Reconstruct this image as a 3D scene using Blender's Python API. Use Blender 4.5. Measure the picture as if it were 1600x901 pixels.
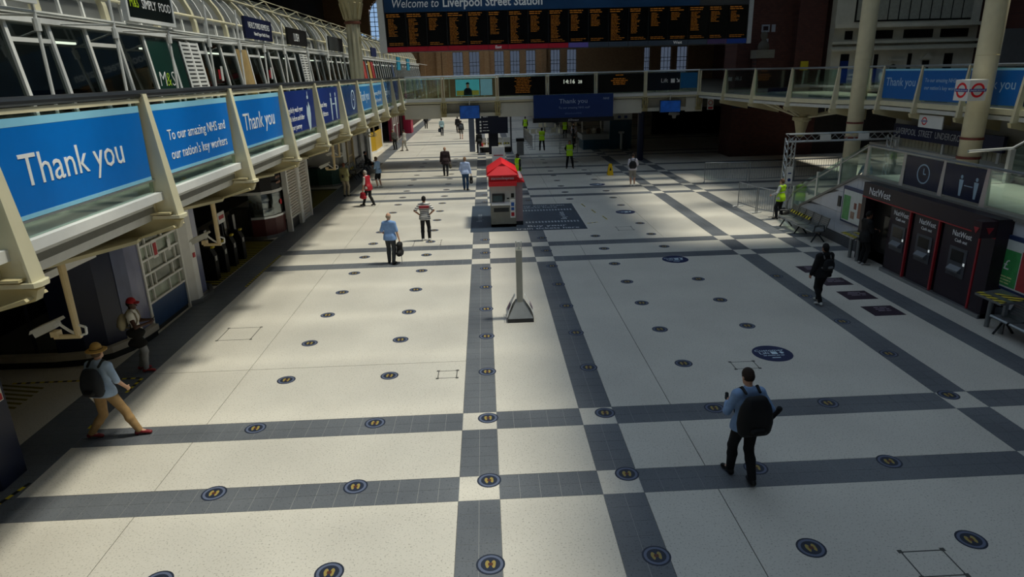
import bpy, math, random
import numpy as np
from mathutils import Vector, Matrix
random.seed(7)
sc = bpy.context.scene
COL = sc.collection
for o in list(bpy.data.objects):
    bpy.data.objects.remove(o)

# ---------------------------------------------------------------- camera, world, sun, exposure
cam = bpy.data.cameras.new('camera'); camo = bpy.data.objects.new('camera', cam); COL.objects.link(camo)
yaw, pit, rol = 0.0344, 0.3182, -0.0270
Fw = Vector((math.sin(yaw)*math.cos(pit), math.cos(yaw)*math.cos(pit), -math.sin(pit)))
Rt = Vector((math.cos(yaw), -math.sin(yaw), 0)); Up = Rt.cross(Fw)
R2 = Rt*math.cos(rol) + Up*math.sin(rol); U2 = Up*math.cos(rol) - Rt*math.sin(rol)
camo.matrix_world = Matrix(((R2.x, U2.x, -Fw.x, 0), (R2.y, U2.y, -Fw.y, 0), (R2.z, U2.z, -Fw.z, 5.889), (0, 0, 0, 1)))
cam.sensor_width = 36.0; cam.lens = 36.0*1027.19/1600; cam.clip_end = 400; cam.clip_start = 0.1
sc.camera = camo
w = bpy.data.worlds.new('sky'); sc.world = w; w.use_nodes = True
bg = w.node_tree.nodes['Background']; bg.inputs[0].default_value = (0.62, 0.76, 1.0, 1); bg.inputs[1].default_value = 1.35
sun = bpy.data.lights.new('sun', 'SUN'); suno = bpy.data.objects.new('sun', sun); COL.objects.link(suno)
sun.energy = 4.7; sun.angle = math.radians(7.5); sun.color = (1.0, 0.93, 0.82)
suno.rotation_euler = (0, math.radians(24), 0)      # shines from +x, 66 degrees above the floor
vs = sc.view_settings; vs.view_transform = 'Standard'; vs.look = 'None'; vs.exposure = 0.15; vs.gamma = 1.0
vs.use_curve_mapping = False

# ---------------------------------------------------------------- materials
def lin(h):
    h = h.lstrip('#'); r = []
    for i in (0, 2, 4):
        c = int(h[i:i+2], 16)/255
        r.append(c/12.92 if c <= 0.04045 else ((c+0.055)/1.055)**2.4)
    return r
MC = {}
def mat(h, rough=0.6, metal=0.0, var=0.06, scale=6.0, emit=0.0, spec=0.4):
    key = (h, rough, metal, var, scale, emit)
    if key in MC: return MC[key]
    m = bpy.data.materials.new('paint_'+h.strip('#')); m.use_nodes = True
    nt = m.node_tree; b = nt.nodes['Principled BSDF']; c = lin(h)
    b.inputs['Roughness'].default_value = rough; b.inputs['Metallic'].default_value = metal
    b.inputs['Specular IOR Level'].default_value = spec
    if var > 0:
        tc = nt.nodes.new('ShaderNodeTexCoord'); no = nt.nodes.new('ShaderNodeTexNoise'); no.inputs['Scale'].default_value = scale
        no.inputs['Detail'].default_value = 3
        cr = nt.nodes.new('ShaderNodeValToRGB')
        cr.color_ramp.elements[0].position = 0.3; cr.color_ramp.elements[1].position = 0.7
        cr.color_ramp.elements[0].color = (*[x*(1-var) for x in c], 1); cr.color_ramp.elements[1].color = (*[min(1, x*(1+var)) for x in c], 1)
        nt.links.new(tc.outputs['Object'], no.inputs['Vector']); nt.links.new(no.outputs['Fac'], cr.inputs[0]); nt.links.new(cr.outputs[0], b.inputs['Base Color'])
    else:
        b.inputs['Base Color'].default_value = (*c, 1)
    if emit:
        b.inputs['Emission Color'].default_value = (*c, 1); b.inputs['Emission Strength'].default_value = emit
    MC[key] = m
    return m
def glass(h='#dfeee8', t=0.82, rough=0.03):
    key = ('glass', h, t)
    if key in MC: return MC[key]
    m = bpy.data.materials.new('clear_glass'); m.use_nodes = True; nt = m.node_tree; nt.nodes.clear()
    o = nt.nodes.new('ShaderNodeOutputMaterial'); mix = nt.nodes.new('ShaderNodeMixShader'); tr = nt.nodes.new('ShaderNodeBsdfTransparent'); gl = nt.nodes.new('ShaderNodeBsdfGlossy')
    c = lin(h); tr.inputs[0].default_value = (*c, 1); gl.inputs['Color'].default_value = (0.8, 0.85, 0.85, 1); gl.inputs['Roughness'].default_value = rough
    mix.inputs[0].default_value = 1-t
    nt.links.new(tr.outputs[0], mix.inputs[1]); nt.links.new(gl.outputs[0], mix.inputs[2]); nt.links.new(mix.outputs[0], o.inputs[0])
    MC[key] = m
    return m
def film(h, alpha):
    """printed translucent film on glass"""
    key = ('film', h, alpha)
    if key in MC: return MC[key]
    m = mat(h, 0.25, 0, 0.03).copy(); nt = m.node_tree; b = nt.nodes['Principled BSDF']; b.inputs['Alpha'].default_value = alpha
    MC[key] = m
    return m
def terrazzo(name, a, b_, dark, rough):
    m = bpy.data.materials.new(name); m.use_nodes = True; nt = m.node_tree; b = nt.nodes['Principled BSDF']
    geo = nt.nodes.new('ShaderNodeNewGeometry')
    n1 = nt.nodes.new('ShaderNodeTexNoise'); n1.inputs['Scale'].default_value = 0.55; n1.inputs['Detail'].default_value = 4
    n2 = nt.nodes.new('ShaderNodeTexNoise'); n2.inputs['Scale'].default_value = 38; n2.inputs['Detail'].default_value = 2
    c1 = nt.nodes.new('ShaderNodeValToRGB'); c1.color_ramp.elements[0].position = 0.3; c1.color_ramp.elements[1].position = 0.75
    c1.color_ramp.elements[0].color = (*lin(a), 1); c1.color_ramp.elements[1].color = (*lin(b_), 1)
    c2 = nt.nodes.new('ShaderNodeValToRGB'); c2.color_ramp.elements[0].position = 0.30; c2.color_ramp.elements[1].position = 0.42
    c2.color_ramp.elements[0].color = (*lin(dark), 1); c2.color_ramp.elements[1].color = (1, 1, 1, 1)
    mx = nt.nodes.new('ShaderNodeMix'); mx.data_type = 'RGBA'; mx.blend_type = 'MULTIPLY'; mx.inputs[0].default_value = 0.55
    L = nt.links.new
    L(geo.outputs['Position'], n1.inputs['Vector']); L(geo.outputs['Position'], n2.inputs['Vector'])
    L(n1.outputs['Fac'], c1.inputs[0]); L(n2.outputs['Fac'], c2.inputs[0]); L(c1.outputs[0], mx.inputs[6]); L(c2.outputs[0], mx.inputs[7]); L(mx.outputs[2], b.inputs['Base Color'])
    b.inputs['Roughness'].default_value = rough; b.inputs['Specular IOR Level'].default_value = 0.35
    return m
def bricks(name, a, b_, mortar, sx=1.0):
    m = bpy.data.materials.new(name); m.use_nodes = True; nt = m.node_tree; b = nt.nodes['Principled BSDF']
    geo = nt.nodes.new('ShaderNodeNewGeometry'); mp = nt.nodes.new('ShaderNodeMapping'); mp.inputs['Rotation'].default_value = (math.pi/2, 0, 0)
    br = nt.nodes.new('ShaderNodeTexBrick'); br.inputs['Color1'].default_value = (*lin(a), 1); br.inputs['Color2'].default_value = (*lin(b_), 1); br.inputs['Mortar'].default_value = (*lin(mortar), 1)
    br.inputs['Scale'].default_value = 2.2*sx; br.inputs['Mortar Size'].default_value = 0.015
    nt.links.new(geo.outputs['Position'], mp.inputs[0]); nt.links.new(mp.outputs[0], br.inputs[0]); nt.links.new(br.outputs[0], b.inputs['Base Color'])
    b.inputs['Roughness'].default_value = 0.85
    return m
def stripes(h1, h2, axis, scale, frac=0.5, diag=0.0, rough=0.7, cols=None):
    """hard procedural stripes in object space"""
    key = ('str', h1, h2, axis, scale, frac, diag)
    if key in MC: return MC[key]
    m = bpy.data.materials.new('striped'); m.use_nodes = True; nt = m.node_tree; b = nt.nodes['Principled BSDF']
    tc = nt.nodes.new('ShaderNodeTexCoord'); sp = nt.nodes.new('ShaderNodeSeparateXYZ'); nt.links.new(tc.outputs['Object'], sp.inputs[0])
    others = [i for i in range(3) if i != axis]
    a = nt.nodes.new('ShaderNodeMath'); a.operation = 'MULTIPLY_ADD'; nt.links.new(sp.outputs[others[0]], a.inputs[0]); a.inputs[1].default_value = diag; nt.links.new(sp.outputs[axis], a.inputs[2])
    s = nt.nodes.new('ShaderNodeMath'); s.operation = 'MULTIPLY'; nt.links.new(a.outputs[0], s.inputs[0]); s.inputs[1].default_value = scale
    fr = nt.nodes.new('ShaderNodeMath'); fr.operation = 'FRACT'; nt.links.new(s.outputs[0], fr.inputs[0])
    gt = nt.nodes.new('ShaderNodeMath'); gt.operation = 'GREATER_THAN'; nt.links.new(fr.outputs[0], gt.inputs[0]); gt.inputs[1].default_value = frac
    mx = nt.nodes.new('ShaderNodeMix'); mx.data_type = 'RGBA'; nt.links.new(gt.outputs[0], mx.inputs[0]); mx.inputs[6].default_value = (*lin(h1), 1); mx.inputs[7].default_value = (*lin(h2), 1)
    nt.links.new(mx.outputs[2], b.inputs['Base Color']); b.inputs['Roughness'].default_value = rough
    MC[key] = m
    return m
CREAM = mat('#ddd5b6', 0.45, 0, 0.05, 3); CREAM2 = mat('#cfc39a', 0.5, 0, 0.06, 3); WHITE = mat('#e4e4e2', 0.45, 0, 0.03); OFFW = mat('#cfcfca', 0.5, 0, 0.05)
STEEL = mat('#8b8f92', 0.35, 0.7, 0.05); ALU = mat('#c9cdd0', 0.3, 0.85, 0.03); DKMET = mat('#2c2f33', 0.45, 0.3, 0.05); BLACK = mat('#0b0c0e', 0.5, 0, 0.05)
NAVY = mat('#141d3a', 0.4, 0, 0.08, 2); NHSB = mat('#0072ce', 0.3, 0, 0.02); NHSL = mat('#7fc4e8', 0.35, 0, 0.02); DKBLUE = mat('#16306e', 0.3, 0, 0.03)
PALE = mat('#cfe3ee', 0.5, 0, 0); LETW = mat('#f2f3f4', 0.5, 0, 0); AMBER = mat('#a8681c', 0.5, 0, 0, 6, 0.12); SCREEN = mat('#060708', 0.25, 0, 0)
YEL = mat('#d9c22a', 0.5, 0, 0.04); RED = mat('#b3202c', 0.5, 0, 0.04); BRIGHTRED = mat('#e0262f', 0.45, 0, 0.03); MAROON = mat('#2b1722', 0.45, 0, 0.06)
HAZ = stripes('#d8c840', '#15150f', 1, 5.0, 0.5, 1.0); RUB = mat('#17181a', 0.8, 0, 0.05)
GLASS = glass(); DGLASS = glass('#5d6a6c', 0.86); TERR = terrazzo('pale_terrazzo', '#cac5bc', '#d9d4ca', '#8c8880', 0.36); DTILE = terrazzo('dark_granite_tile', '#5c6067', '#72767c', '#42464c', 0.42)
GROUT = mat('#a9a9a6', 0.8, 0, 0.05); BASEF = mat('#2c2b2a', 0.8, 0, 0.1)
BRICK = bricks('brown_brick', '#a07c58', '#b08c66', '#8a7056', 1.0); DBRICK = bricks('dark_red_brick', '#4c2b27', '#58332d', '#3a2a28', 1.0); STONE = mat('#c4c2b4', 0.8, 0, 0.1, 1.5)

# ---------------------------------------------------------------- mesh helpers
def wloc(o):
    v = Vector((0, 0, 0))
    while o is not None:
        v += o.location; o = o.parent
    return v
class MB:
    def __init__(s): s.V = []; s.F = []; s.M = []
    def face(s, pts, m=0):
        n = len(s.V); s.V += [tuple(p) for p in pts]; s.F.append(tuple(range(n, n+len(pts)))); s.M.append(m); return s
    def hexa(s, p, m=0):
        n = len(s.V); s.V += [tuple(q) for q in p]
        for f in ((0, 3, 2, 1), (4, 5, 6, 7), (0, 1, 5, 4), (1, 2, 6, 5), (2, 3, 7, 6), (3, 0, 4, 7)):
            s.F.append(tuple(n+i for i in f)); s.M.append(m)
        return s
    def box(s, x0, x1, y0, y1, z0, z1, m=0):
        return s.hexa([(x0, y0, z0), (x1, y0, z0), (x1, y1, z0), (x0, y1, z0), (x0, y0, z1), (x1, y0, z1), (x1, y1, z1), (x0, y1, z1)], m)
    def prism(s, poly, a0, a1, axis='z', m=0):
        """polygon extruded; axis z: (x,y); axis x: (y,z); axis y: (x,z)"""
        def P(p, a): return {'z': (p[0], p[1], a), 'x': (a, p[0], p[1]), 'y': (p[0], a, p[1])}[axis]
        n = len(s.V); k = len(poly); s.V += [P(p, a0) for p in poly] + [P(p, a1) for p in poly]
        s.F.append(tuple(range(n+k-1, n-1, -1))); s.F.append(tuple(range(n+k, n+2*k))); s.M += [m, m]
        for i in range(k):
            j = (i+1) % k; s.F.append((n+i, n+j, n+k+j, n+k+i)); s.M.append(m)
        return s
    def cyl(s, p0, p1, r0, r1=None, n=10, m=0):
        r1 = r0 if r1 is None else r1; p0 = Vector(p0); p1 = Vector(p1); d = (p1-p0).normalized()
        a = d.orthogonal().normalized(); b = d.cross(a); k = len(s.V)
        for p, r in ((p0, r0), (p1, r1)):
            for i in range(n):
                t = 2*math.pi*i/n; s.V.append(tuple(p + (a*math.cos(t)+b*math.sin(t))*r))
        for i in range(n):
            j = (i+1) % n; s.F.append((k+i, k+j, k+n+j, k+n+i)); s.M.append(m)
        s.F.append(tuple(range(k+n-1, k-1, -1))); s.F.append(tuple(range(k+n, k+2*n))); s.M += [m, m]
        return s
    def tube(s, pts, r, n=8, m=0):
        for a, b in zip(pts[:-1], pts[1:]): s.cyl(a, b, r, r, n, m)
        return s
    def lathe(s, prof, c=(0, 0, 0), n=20, a0=0.0, a1=2*math.pi, m=0):
        full = abs(a1-a0-2*math.pi) < 1e-6; k = n if full else n+1; b = len(s.V)
        for r, z in prof:
            for i in range(k):
                t = a0+(a1-a0)*i/n; s.V.append((c[0]+r*math.cos(t), c[1]+r*math.sin(t), c[2]+z))
        for j in range(len(prof)-1):
            for i in range(n):
                i2 = (i+1) % k; s.F.append((b+j*k+i, b+j*k+i2, b+(j+1)*k+i2, b+(j+1)*k+i)); s.M.append(m)
        return s
    def sweep(s, path, z0, z1, th, m=0):
        """thin wall along an xy polyline"""
        L = []; Rr = []
        for i, p in enumerate(path):
            a = path[max(0, i-1)]; b = path[min(len(path)-1, i+1)]; dx, dy = b[0]-a[0], b[1]-a[1]; l = math.hypot(dx, dy); nx, ny = -dy/l*th/2, dx/l*th/2
            L.append((p[0]+nx, p[1]+ny)); Rr.append((p[0]-nx, p[1]-ny))
        for i in range(len(path)-1):
            s.hexa([(*Rr[i], z0), (*Rr[i+1], z0), (*L[i+1], z0), (*L[i], z0), (*Rr[i], z1), (*Rr[i+1], z1), (*L[i+1], z1), (*L[i], z1)], m)
        return s
    def mesh(s, name, off=(0, 0, 0), smooth=False, mats=()):
        me = bpy.data.meshes.new(name); me.from_pydata([(x-off[0], y-off[1], z-off[2]) for x, y, z in s.V], [], s.F)
        for m in mats: me.materials.append(m)
        if len(mats) > 1: me.polygons.foreach_set('material_index', s.M)
        if smooth: me.polygons.foreach_set('use_smooth', [True]*len(me.polygons))
        me.update(); return me
    def build(s, name, mats, parent=None, smooth=False, stuff=False):
        mats = mats if isinstance(mats, (list, tuple)) else [mats]
        me = s.mesh(name, wloc(parent) if parent else (0, 0, 0), smooth, mats)
        return link(name, me, parent, (0, 0, 0), stuff)
    def single(s, name, mats, label, cat, group=None, smooth=False):
        mats = mats if isinstance(mats, (list, tuple)) else [mats]
        xs, ys, zs = zip(*s.V); off = ((min(xs)+max(xs))/2, (min(ys)+max(ys))/2, min(zs))
        o = link(name, s.mesh(name, off, smooth, mats), None, off); tag(o, label, cat, group); return o
    def struct(s, name, mats, parent=None, smooth=False):
        o = s.build(name, mats, parent, smooth)
        if parent is None: o['kind'] = 'structure'
        return o
def link(name, data, parent=None, loc=(0, 0, 0), stuff=False):
    o = bpy.data.objects.new(name, data); COL.objects.link(o); o.location = loc
    if parent: o.parent = parent
    if stuff: o['kind'] = 'stuff'
    return o
def tag(o, label, cat, group=None):
    o['label'] = label; o['category'] = cat
    if group: o['group'] = group
    return o
def thing(name, label, cat, loc=(0, 0, 0), group=None):
    return tag(link(name, None, None, loc), label, cat, group)
def copytree(o, loc=None, rz=None, label=None, parent=None, group=None):
    c = o.copy(); COL.objects.link(c); c.parent = parent
    if loc is not None: c.location = loc
    if rz is not None: c.rotation_euler = (0, 0, rz)
    if label: c['label'] = label
    if group: c['group'] = group
    for ch in KIDS(o): copytree(ch, parent=c)
    return c
def KIDS(o): return [c for c in o.children]
ROT = {'E': (math.pi/2, 0, math.pi/2), 'S': (math.pi/2, 0, 0), 'W': (math.pi/2, 0, -math.pi/2), 'U': (0, 0, 0), 'N': (math.pi/2, 0, math.pi)}
def text(s, size, m, parent, pos, face='S', align='CENTER', sx=1.0, shear=0.0, depth=0.006, name='lettering', bold=0.0, res=2, rz=0.0, label=None):
    """world-space lettering converted to a mesh, cap height about 0.7*size"""
    cu = bpy.data.curves.new(name, 'FONT'); cu.body = s; cu.size = size; cu.align_x = align; cu.extrude = depth/2; cu.resolution_u = res; cu.shear = shear; cu.offset = bold
    ob = bpy.data.objects.new(name, cu); me = bpy.data.meshes.new_from_object(ob); bpy.data.objects.remove(ob); bpy.data.curves.remove(cu)
    me.name = name
    if sx != 1.0: me.transform(Matrix.Diagonal((sx, 1, 1, 1)))
    me.materials.clear(); me.materials.append(m)
    p = Vector(pos) - (wloc(parent) if parent else Vector((0, 0, 0)))
    o = link(name, me, parent, p); e = ROT[face]; o.rotation_euler = (e[0], e[1], e[2]+rz)
    if label: o['label'] = label
    return o
def bars(face, pos, wdt, rows, hgt, m, parent, name='printed_lines', rnd=0.35, align='C', thick=0.4, off=0.004):
    """rows of short word-like strokes too small to read; pos = centre top"""
    b = MB(); x, y, z = pos
    for r in range(rows):
        L = wdt*(1-rnd*random.random()); t = -L/2 if align == 'C' else -wdt/2; end = t+L; zz = -r*hgt
        while t < end-0.01:
            l = min(end-t, hgt*random.uniform(1.0, 3.2)); a, c = t, t+l
            h = hgt*thick
            if face == 'S': b.box(x+a, x+c, y-off, y, z+zz-h, z+zz)
            elif face == 'E': b.box(x, x+off, y+a, y+c, z+zz-h, z+zz)
            elif face == 'W': b.box(x-off, x, y-c, y-a, z+zz-h, z+zz)
            else: b.box(x+a, x+c, y+zz-h, y+zz, z, z+off)
            t += l+hgt*0.35
    return b.build(name, m, parent, stuff=True)

# ---------------------------------------------------------------- floor
XB = {'A': (-0.58, 0.02), 'B': (1.535, 2.135), 'C': (8.205, 8.805), 'D': (10.33, 10.93)}
ROWS = [2.4, 4.4, 8.12, 10.11, 20.54, 22.52, 32.05, 34.14, 39.14, 42.2, 47.4, 49.3, 58.8, 60.8, 71.5, 73.5, 84.5, 86.5]
LB = (-8.2, -7.24); Y0, Y1 = -1.0, 100.0
floor = MB().box(-22, 34, -8, 101, -0.25, -0.012).struct('floor', BASEF)
g = MB()
for a, b in XB.values(): g.box(a, b, Y0, Y1, -0.0119, -0.003)
for y in ROWS: g.box(LB[1], 12.0 if y < 26 else 24, y, y+0.6, -0.0118, -0.0032)
g.box(LB[0], LB[1], Y0, Y1, -0.0117, -0.003)
g.build('grout_bed', GROUT, floor)
def piece_mesh(cache={}):
    return cache
PM = {}
def slab(name, x0, x1, y0, y1, m, gap=0.004, parent=floor, top=0.0):
    w_, d_ = round(x1-x0, 3), round(y1-y0, 3); key = (w_, d_, m.name)
    if key not in PM:
        PM[key] = MB().box(-w_/2+gap, w_/2-gap, -d_/2+gap, d_/2-gap, -0.0115, 0).mesh(name, mats=[m])
    return link(name, PM[key], parent, ((x0+x1)/2, (y0+y1)/2, top))
xs_b = sorted(XB.values())
# crossing squares
for a, b in xs_b:
    for y in ROWS: slab('terrazzo_square', a, b, y, y+0.6, TERR, 0.003)
# dark tiles
tiles = []; far = MB()
def fill(x0, x1, y0, y1):
    if y0 > 34.5 or (y1-y0 > 0 and min(abs(x0), abs(x1)) > 11):
        far.box(x0+.003, x1-.003, y0+.003, y1-.003, -0.0115, 0); return
    nx, ny = max(1, round((x1-x0)/0.3)), max(1, round((y1-y0)/0.3)); dx, dy = (x1-x0)/nx, (y1-y0)/ny
    for i in range(nx):
        for j in range(ny): tiles.append((x0+i*dx, x0+(i+1)*dx, y0+j*dy, y0+(j+1)*dy))
edges = [LB[1]] + [v for p in xs_b for v in p]
for y in ROWS:
    segs = [(LB[1], xs_b[0][0]), (xs_b[0][1], xs_b[1][0]), (xs_b[1][1], xs_b[2][0]), (xs_b[2][1], xs_b[3][0]), (xs_b[3][1], 12.0 if y < 26 else 24)]
    for a, b in segs: fill(a, b, y, y+0.6)
ys_e = [Y0-0.6] + ROWS + [Y1]
for a, b in xs_b:
    for i in range(len(ys_e)-1): fill(a, b, ys_e[i]+0.6, ys_e[i+1])
for i in range(40): fill(LB[0], LB[1], Y0+i*2.5, Y0+(i+1)*2.5)
tiles.sort(key=lambda t: (0 if t[2] > 5.6 and t[0] > -8.0+0.0*t[2] else 1, (t[2])**2+(t[0])**2*0.6))
for t in tiles[:300]: slab('granite_tile', *t, DTILE, 0.0025)
for t in tiles[300:]: far.box(t[0]+.0025, t[1]-.0025, t[2]+.0025, t[3]-.0025, -0.0115, 0)
o = far.build('granite_tiles', DTILE, floor, stuff=True)
# terrazzo panels
joints = [-5.2, 3.23, 6.4]
xc = [(LB[1], xs_b[0][0]), (xs_b[0][1], xs_b[1][0]), (xs_b[1][1], xs_b[2][0]), (xs_b[2][1], xs_b[3][0]), (xs_b[3][1], 12.0), (12.0, 24.0)]
for i in range(len(ys_e)-1):
    ya, yb = ys_e[i]+0.6, ys_e[i+1]
    if yb-ya < 0.05: continue
    for (a, b) in xc:
        if a >= 12 and yb < 26: continue
        cuts = [a] + [j for j in joints if a < j < b and not (j == 6.4 and ya < 22)] + [b]
        for c0, c1 in zip(cuts[:-1], cuts[1:]):
            ycut = [ya, yb]
            if abs(ya-10.71) < .05 and b < -0.5: ycut = [ya, 13.0, yb]
            for d0, d1 in zip(ycut[:-1], ycut[1:]): slab('terrazzo_panel', c0, c1, d0, d1, TERR, 0.006)
for i in range(12): slab('terrazzo_panel', -22, LB[0], Y0+i*8.4, Y0+(i+1)*8.4, TERR, 0.006)
for a, b in ((24, 34),): slab('terrazzo_panel', a, b, 26, 100, TERR, 0.006)
# inspection covers: thin dark frames let into the terrazzo
def cover(x0, x1, y0, y1, label):
    b = MB(); t = 0.018
    b.box(x0, x1, y0, y0+t, 0, .0015); b.box(x0, x1, y1-t, y1, 0, .0015); b.box(x0, x0+t, y0+t, y1-t, 0, .0015); b.box(x1-t, x1, y0+t, y1-t, 0, .0015)
    for x in (x0, x1):
        for y in (y0, y1): b.box(x-.03, x+.03, y-.03, y+.03, 0.0005, .002)
    b.single('inspection_cover', mat('#4b4a46', 0.6), label, 'floor cover')
cover(4.95, 5.45, 12.05, 12.4, 'small square inspection cover frame beside the near lift floor decal')
cover(-6.55, -5.75, 14.75, 15.55, 'rectangular inspection cover frame beside the left dark floor border')
cover(-1.15, -0.75, 12.2, 12.55, 'small inspection cover frame against the central dark floor band')
cover(5.05, 5.6, 6.2, 6.65, 'square inspection cover frame in the pale floor by the lowest lift-side sticker row')
cover(10.98+.1, 11.9, 9.0, 9.9, 'large inspection cover frame beside the right dark floor band')
cover(-2.75, -1.75, 23.2, 23.95, 'inspection cover frame under the feet of the man in stripes')
cover(5.0, 5.6, 24.5, 25.1, 'faint inspection cover frame right of the dark ticket decal')

# ---------------------------------------------------------------- roof and outer walls
RZ = 17.0
DROOF = mat('#4a4742', 0.8, 0, 0.1, 1.0)
ceil = MB()
ceil.box(-22, -6.0, -8, 101, RZ, RZ+0.5)
SKY2 = (14.4, 19.6)
def roof_fill(x0, x1, holes):
    y = -8
    for a, b in holes + [(101, 101)]:
        if a > y: ceil.box(x0, x1, y, a, RZ, RZ+0.5)
        y = b
roof_fill(8.6, SKY2[0], []); roof_fill(SKY2[0], SKY2[1], [(22.5, 33.4), (35.0, 37.2)]); roof_fill(SKY2[1], 22.6, [(9, 23)]); roof_fill(22.6, 25, []); roof_fill(25, 30, [(35, 43)]); roof_fill(30, 34, [])
ceiling = ceil.struct('ceiling', DROOF)
ribs = [(-6+i*2.6) for i in range(-1, 42)]
rb = MB()
for i, y in enumerate(ribs):
    if -8 < y < 101: rb.box(-6, 8.6, y-0.2, y+0.2, RZ-0.3, RZ+0.4)
for yy in (25.4, 28.2, 31.0): rb.box(SKY2[0], SKY2[1], yy-.3, yy+.3, RZ-.4, RZ+.4)
for yy in (37.5, 44.0): rb.box(-6, 8.6, yy-0.5, yy+0.5, RZ-0.8, RZ+0.4)
rb.build('roof_rib', DROOF, ceiling)
pl = MB()
for i in range(7): x = -6+14.6*i/6; pl.box(x-.07, x+.07, -8, 101, RZ-.05, RZ+.35)
pl.build('glazing_bar', DROOF, ceiling)
RG = glass('#f4f6f2', 0.93)
for i in range(6):
    x0 = -6+14.6*i/6; MB().box(x0+.07, x0+14.6/6-.07, -8, 101, RZ+.38, RZ+.40).build('roof_pane', RG, ceiling)
MB().box(SKY2[0], SKY2[1], 22.5, 33.4, RZ+.38, RZ+.40).build('roof_pane', RG, ceiling)
MB().box(SKY2[0], SKY2[1], 35.0, 37.2, RZ+.38, RZ+.40).build('roof_pane', RG, ceiling)
MB().box(SKY2[1], 22.6, 9, 23, RZ+.38, RZ+.40).build('roof_pane', RG, ceiling); MB().box(25, 30, 35, 43, RZ+.38, RZ+.40).build('roof_pane', RG, ceiling)  # far right opening added out of view to brighten the stone facade
DKWALL = mat('#3a322c', 0.85, 0, 0.15, 0.6)
MB().box(-22.4, -22, -8, 101, 0, RZ).struct('wall_left', DKWALL)
MB().box(34, 34.4, -8, 101, 0, RZ).struct('wall_right', DBRICK)
MB().box(-22, 34, -8.4, -8, 0, RZ).struct('wall_back', DKWALL)
# far wall with real openings
YF = 101.0
wins = [(-3.5, 1.5), (-1.1, 1.5), (2.5, 1.4), (4.8, 1.4), (7.1, 1.4), (10.7, 1.4), (13.1, 1.4), (24.2, .9), (27.0, 1.6), (29.4, 1.6)]
fw = MB(); fw.box(-22, 34, YF, YF+.8, 0, 5.0)
xp = -22
for c, wd in wins:
    fw.box(xp, c-wd/2, YF, YF+.8, 5.0, 8.8); xp = c+wd/2
fw.box(xp, 34, YF, YF+.8, 5.0, 8.8)
arch = [(-17.1, 1.25, 9.9, 10.4, 12), (-13.6, 2.1, 10.0, 14.0, 16)]   # centre, half width, sill, springing
xa = -22
for c, hw, sill, spr, n in arch:
    fw.box(xa, c-hw, YF, YF+.8, 8.8, RZ); fw.box(c-hw, c+hw, YF, YF+.8, 8.8, sill)
    for k in range(n):
        a0 = c-hw+2*hw*k/n; a1 = c-hw+2*hw*(k+1)/n; mid = (a0+a1)/2-c; top = spr+math.sqrt(max(0, hw*hw-mid*mid)); fw.box(a0, a1, YF, YF+.8, top, RZ)
    xa = c+hw
fw.box(xa, 34, YF, YF+.8, 8.8, RZ)
wall_far = fw.struct('wall_far', BRICK)
WFR = mat('#5c6068', 0.6)
k = 0
for c, wd in wins:
    k += 1; b = MB()
    for t in (-wd/2, -wd/6, wd/6, wd/2-.06): b.box(c+t, c+t+.06, YF+.3, YF+.36, 5.0, 8.8)
    for z in (5.0, 5.9, 6.8, 7.3, 8.74): b.box(c-wd/2, c+wd/2, YF+.3, YF+.37, z, z+.07)
    wn = b.struct('window_%d' % k, WFR); MB().box(c-wd/2, c+wd/2, YF+.33, YF+.34, 5.0, 8.8).build('pane', glass('#8d8f92', 0.9), wn)
for c, hw, sill, spr, n in arch:
    k += 1; b = MB()
    for i in range(1, 6):
        x = c-hw+2*hw*i/6; top = spr+math.sqrt(max(0, hw*hw-(x-c)**2)); b.box(x-.04, x+.04, YF+.3, YF+.38, sill, top)
    z = sill
    while z < spr+hw-.2:
        hwz = hw if z < spr else math.sqrt(max(0.01, hw*hw-(z-spr)**2)); b.box(c-hwz, c+hwz, YF+.3, YF+.39, z-.04, z+.04); z += .62
    pts = [(c+(hw-.05)*math.cos(t), YF+.34, spr+(hw-.05)*math.sin(t)) for t in [math.pi*i/14 for i in range(15)]]
    b.tube(pts, .06, 6)
    wn = b.struct('window_%d' % k, WFR)
    MB().prism([(c-hw, sill), (c+hw, sill)] + [(c+hw*math.cos(math.pi*i/14), spr+hw*math.sin(math.pi*i/14)) for i in range(15)], YF+.335, YF+.345, 'y').build('pane', glass('#c8d4dc', 0.9), wn)
# pale brick piers and pipes in front of the far wall
for i, x in enumerate((-8.6, -6.2, -5.4, 0.7, 9.0)):
    MB().box(x-.35, x+.35, YF-.5, YF, 0, 9.5).struct('trim_%d' % (i+1), BRICK)

# ---------------------------------------------------------------- left gallery (balcony)
XB0 = -5.0; PY = [6.75+3.42*i for i in range(-2, 12)]; ZD = 4.27; ZR = 5.72
bal = thing('gallery', 'long cream steel gallery with glass parapet above the left shops', 'gallery', (XB0, 0, 0))
MB().box(-9.6, XB0-.05, -6, 47.5, 4.0, 4.2).build('deck', mat('#8a8980', 0.6), bal)
MB().prism([(XB0-.06, 4.3), (XB0+.10, 4.3), (XB0+.10, 4.18), (XB0-.06, 4.18)], -6, 44.0, 'y').build('edge_rail', WHITE, bal)
MB().prism([(XB0-.45, 4.2), (XB0-.02, 4.17), (XB0-.14, 3.86), (XB0-.45, 3.86)], -6, 44.0, 'y').build('fascia', OFFW, bal)
MB().tube([(XB0, -6, ZR), (XB0, 44.0, ZR)], .055, 10).build('handrail', mat('#3e4145', 0.35, 0.5), bal)
MB().box(XB0-.02, XB0+.02, -6, 44.0, ZR-.12, ZR-.06).build('top_bar', CREAM, bal)
MB().box(XB0-.02, XB0+.02, -6, 44.0, ZD+.20, ZD+.225).build('bottom_bar', ALU, bal)
pm = MB()   # tapered post with flange, sweeping out towards the foot
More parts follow.
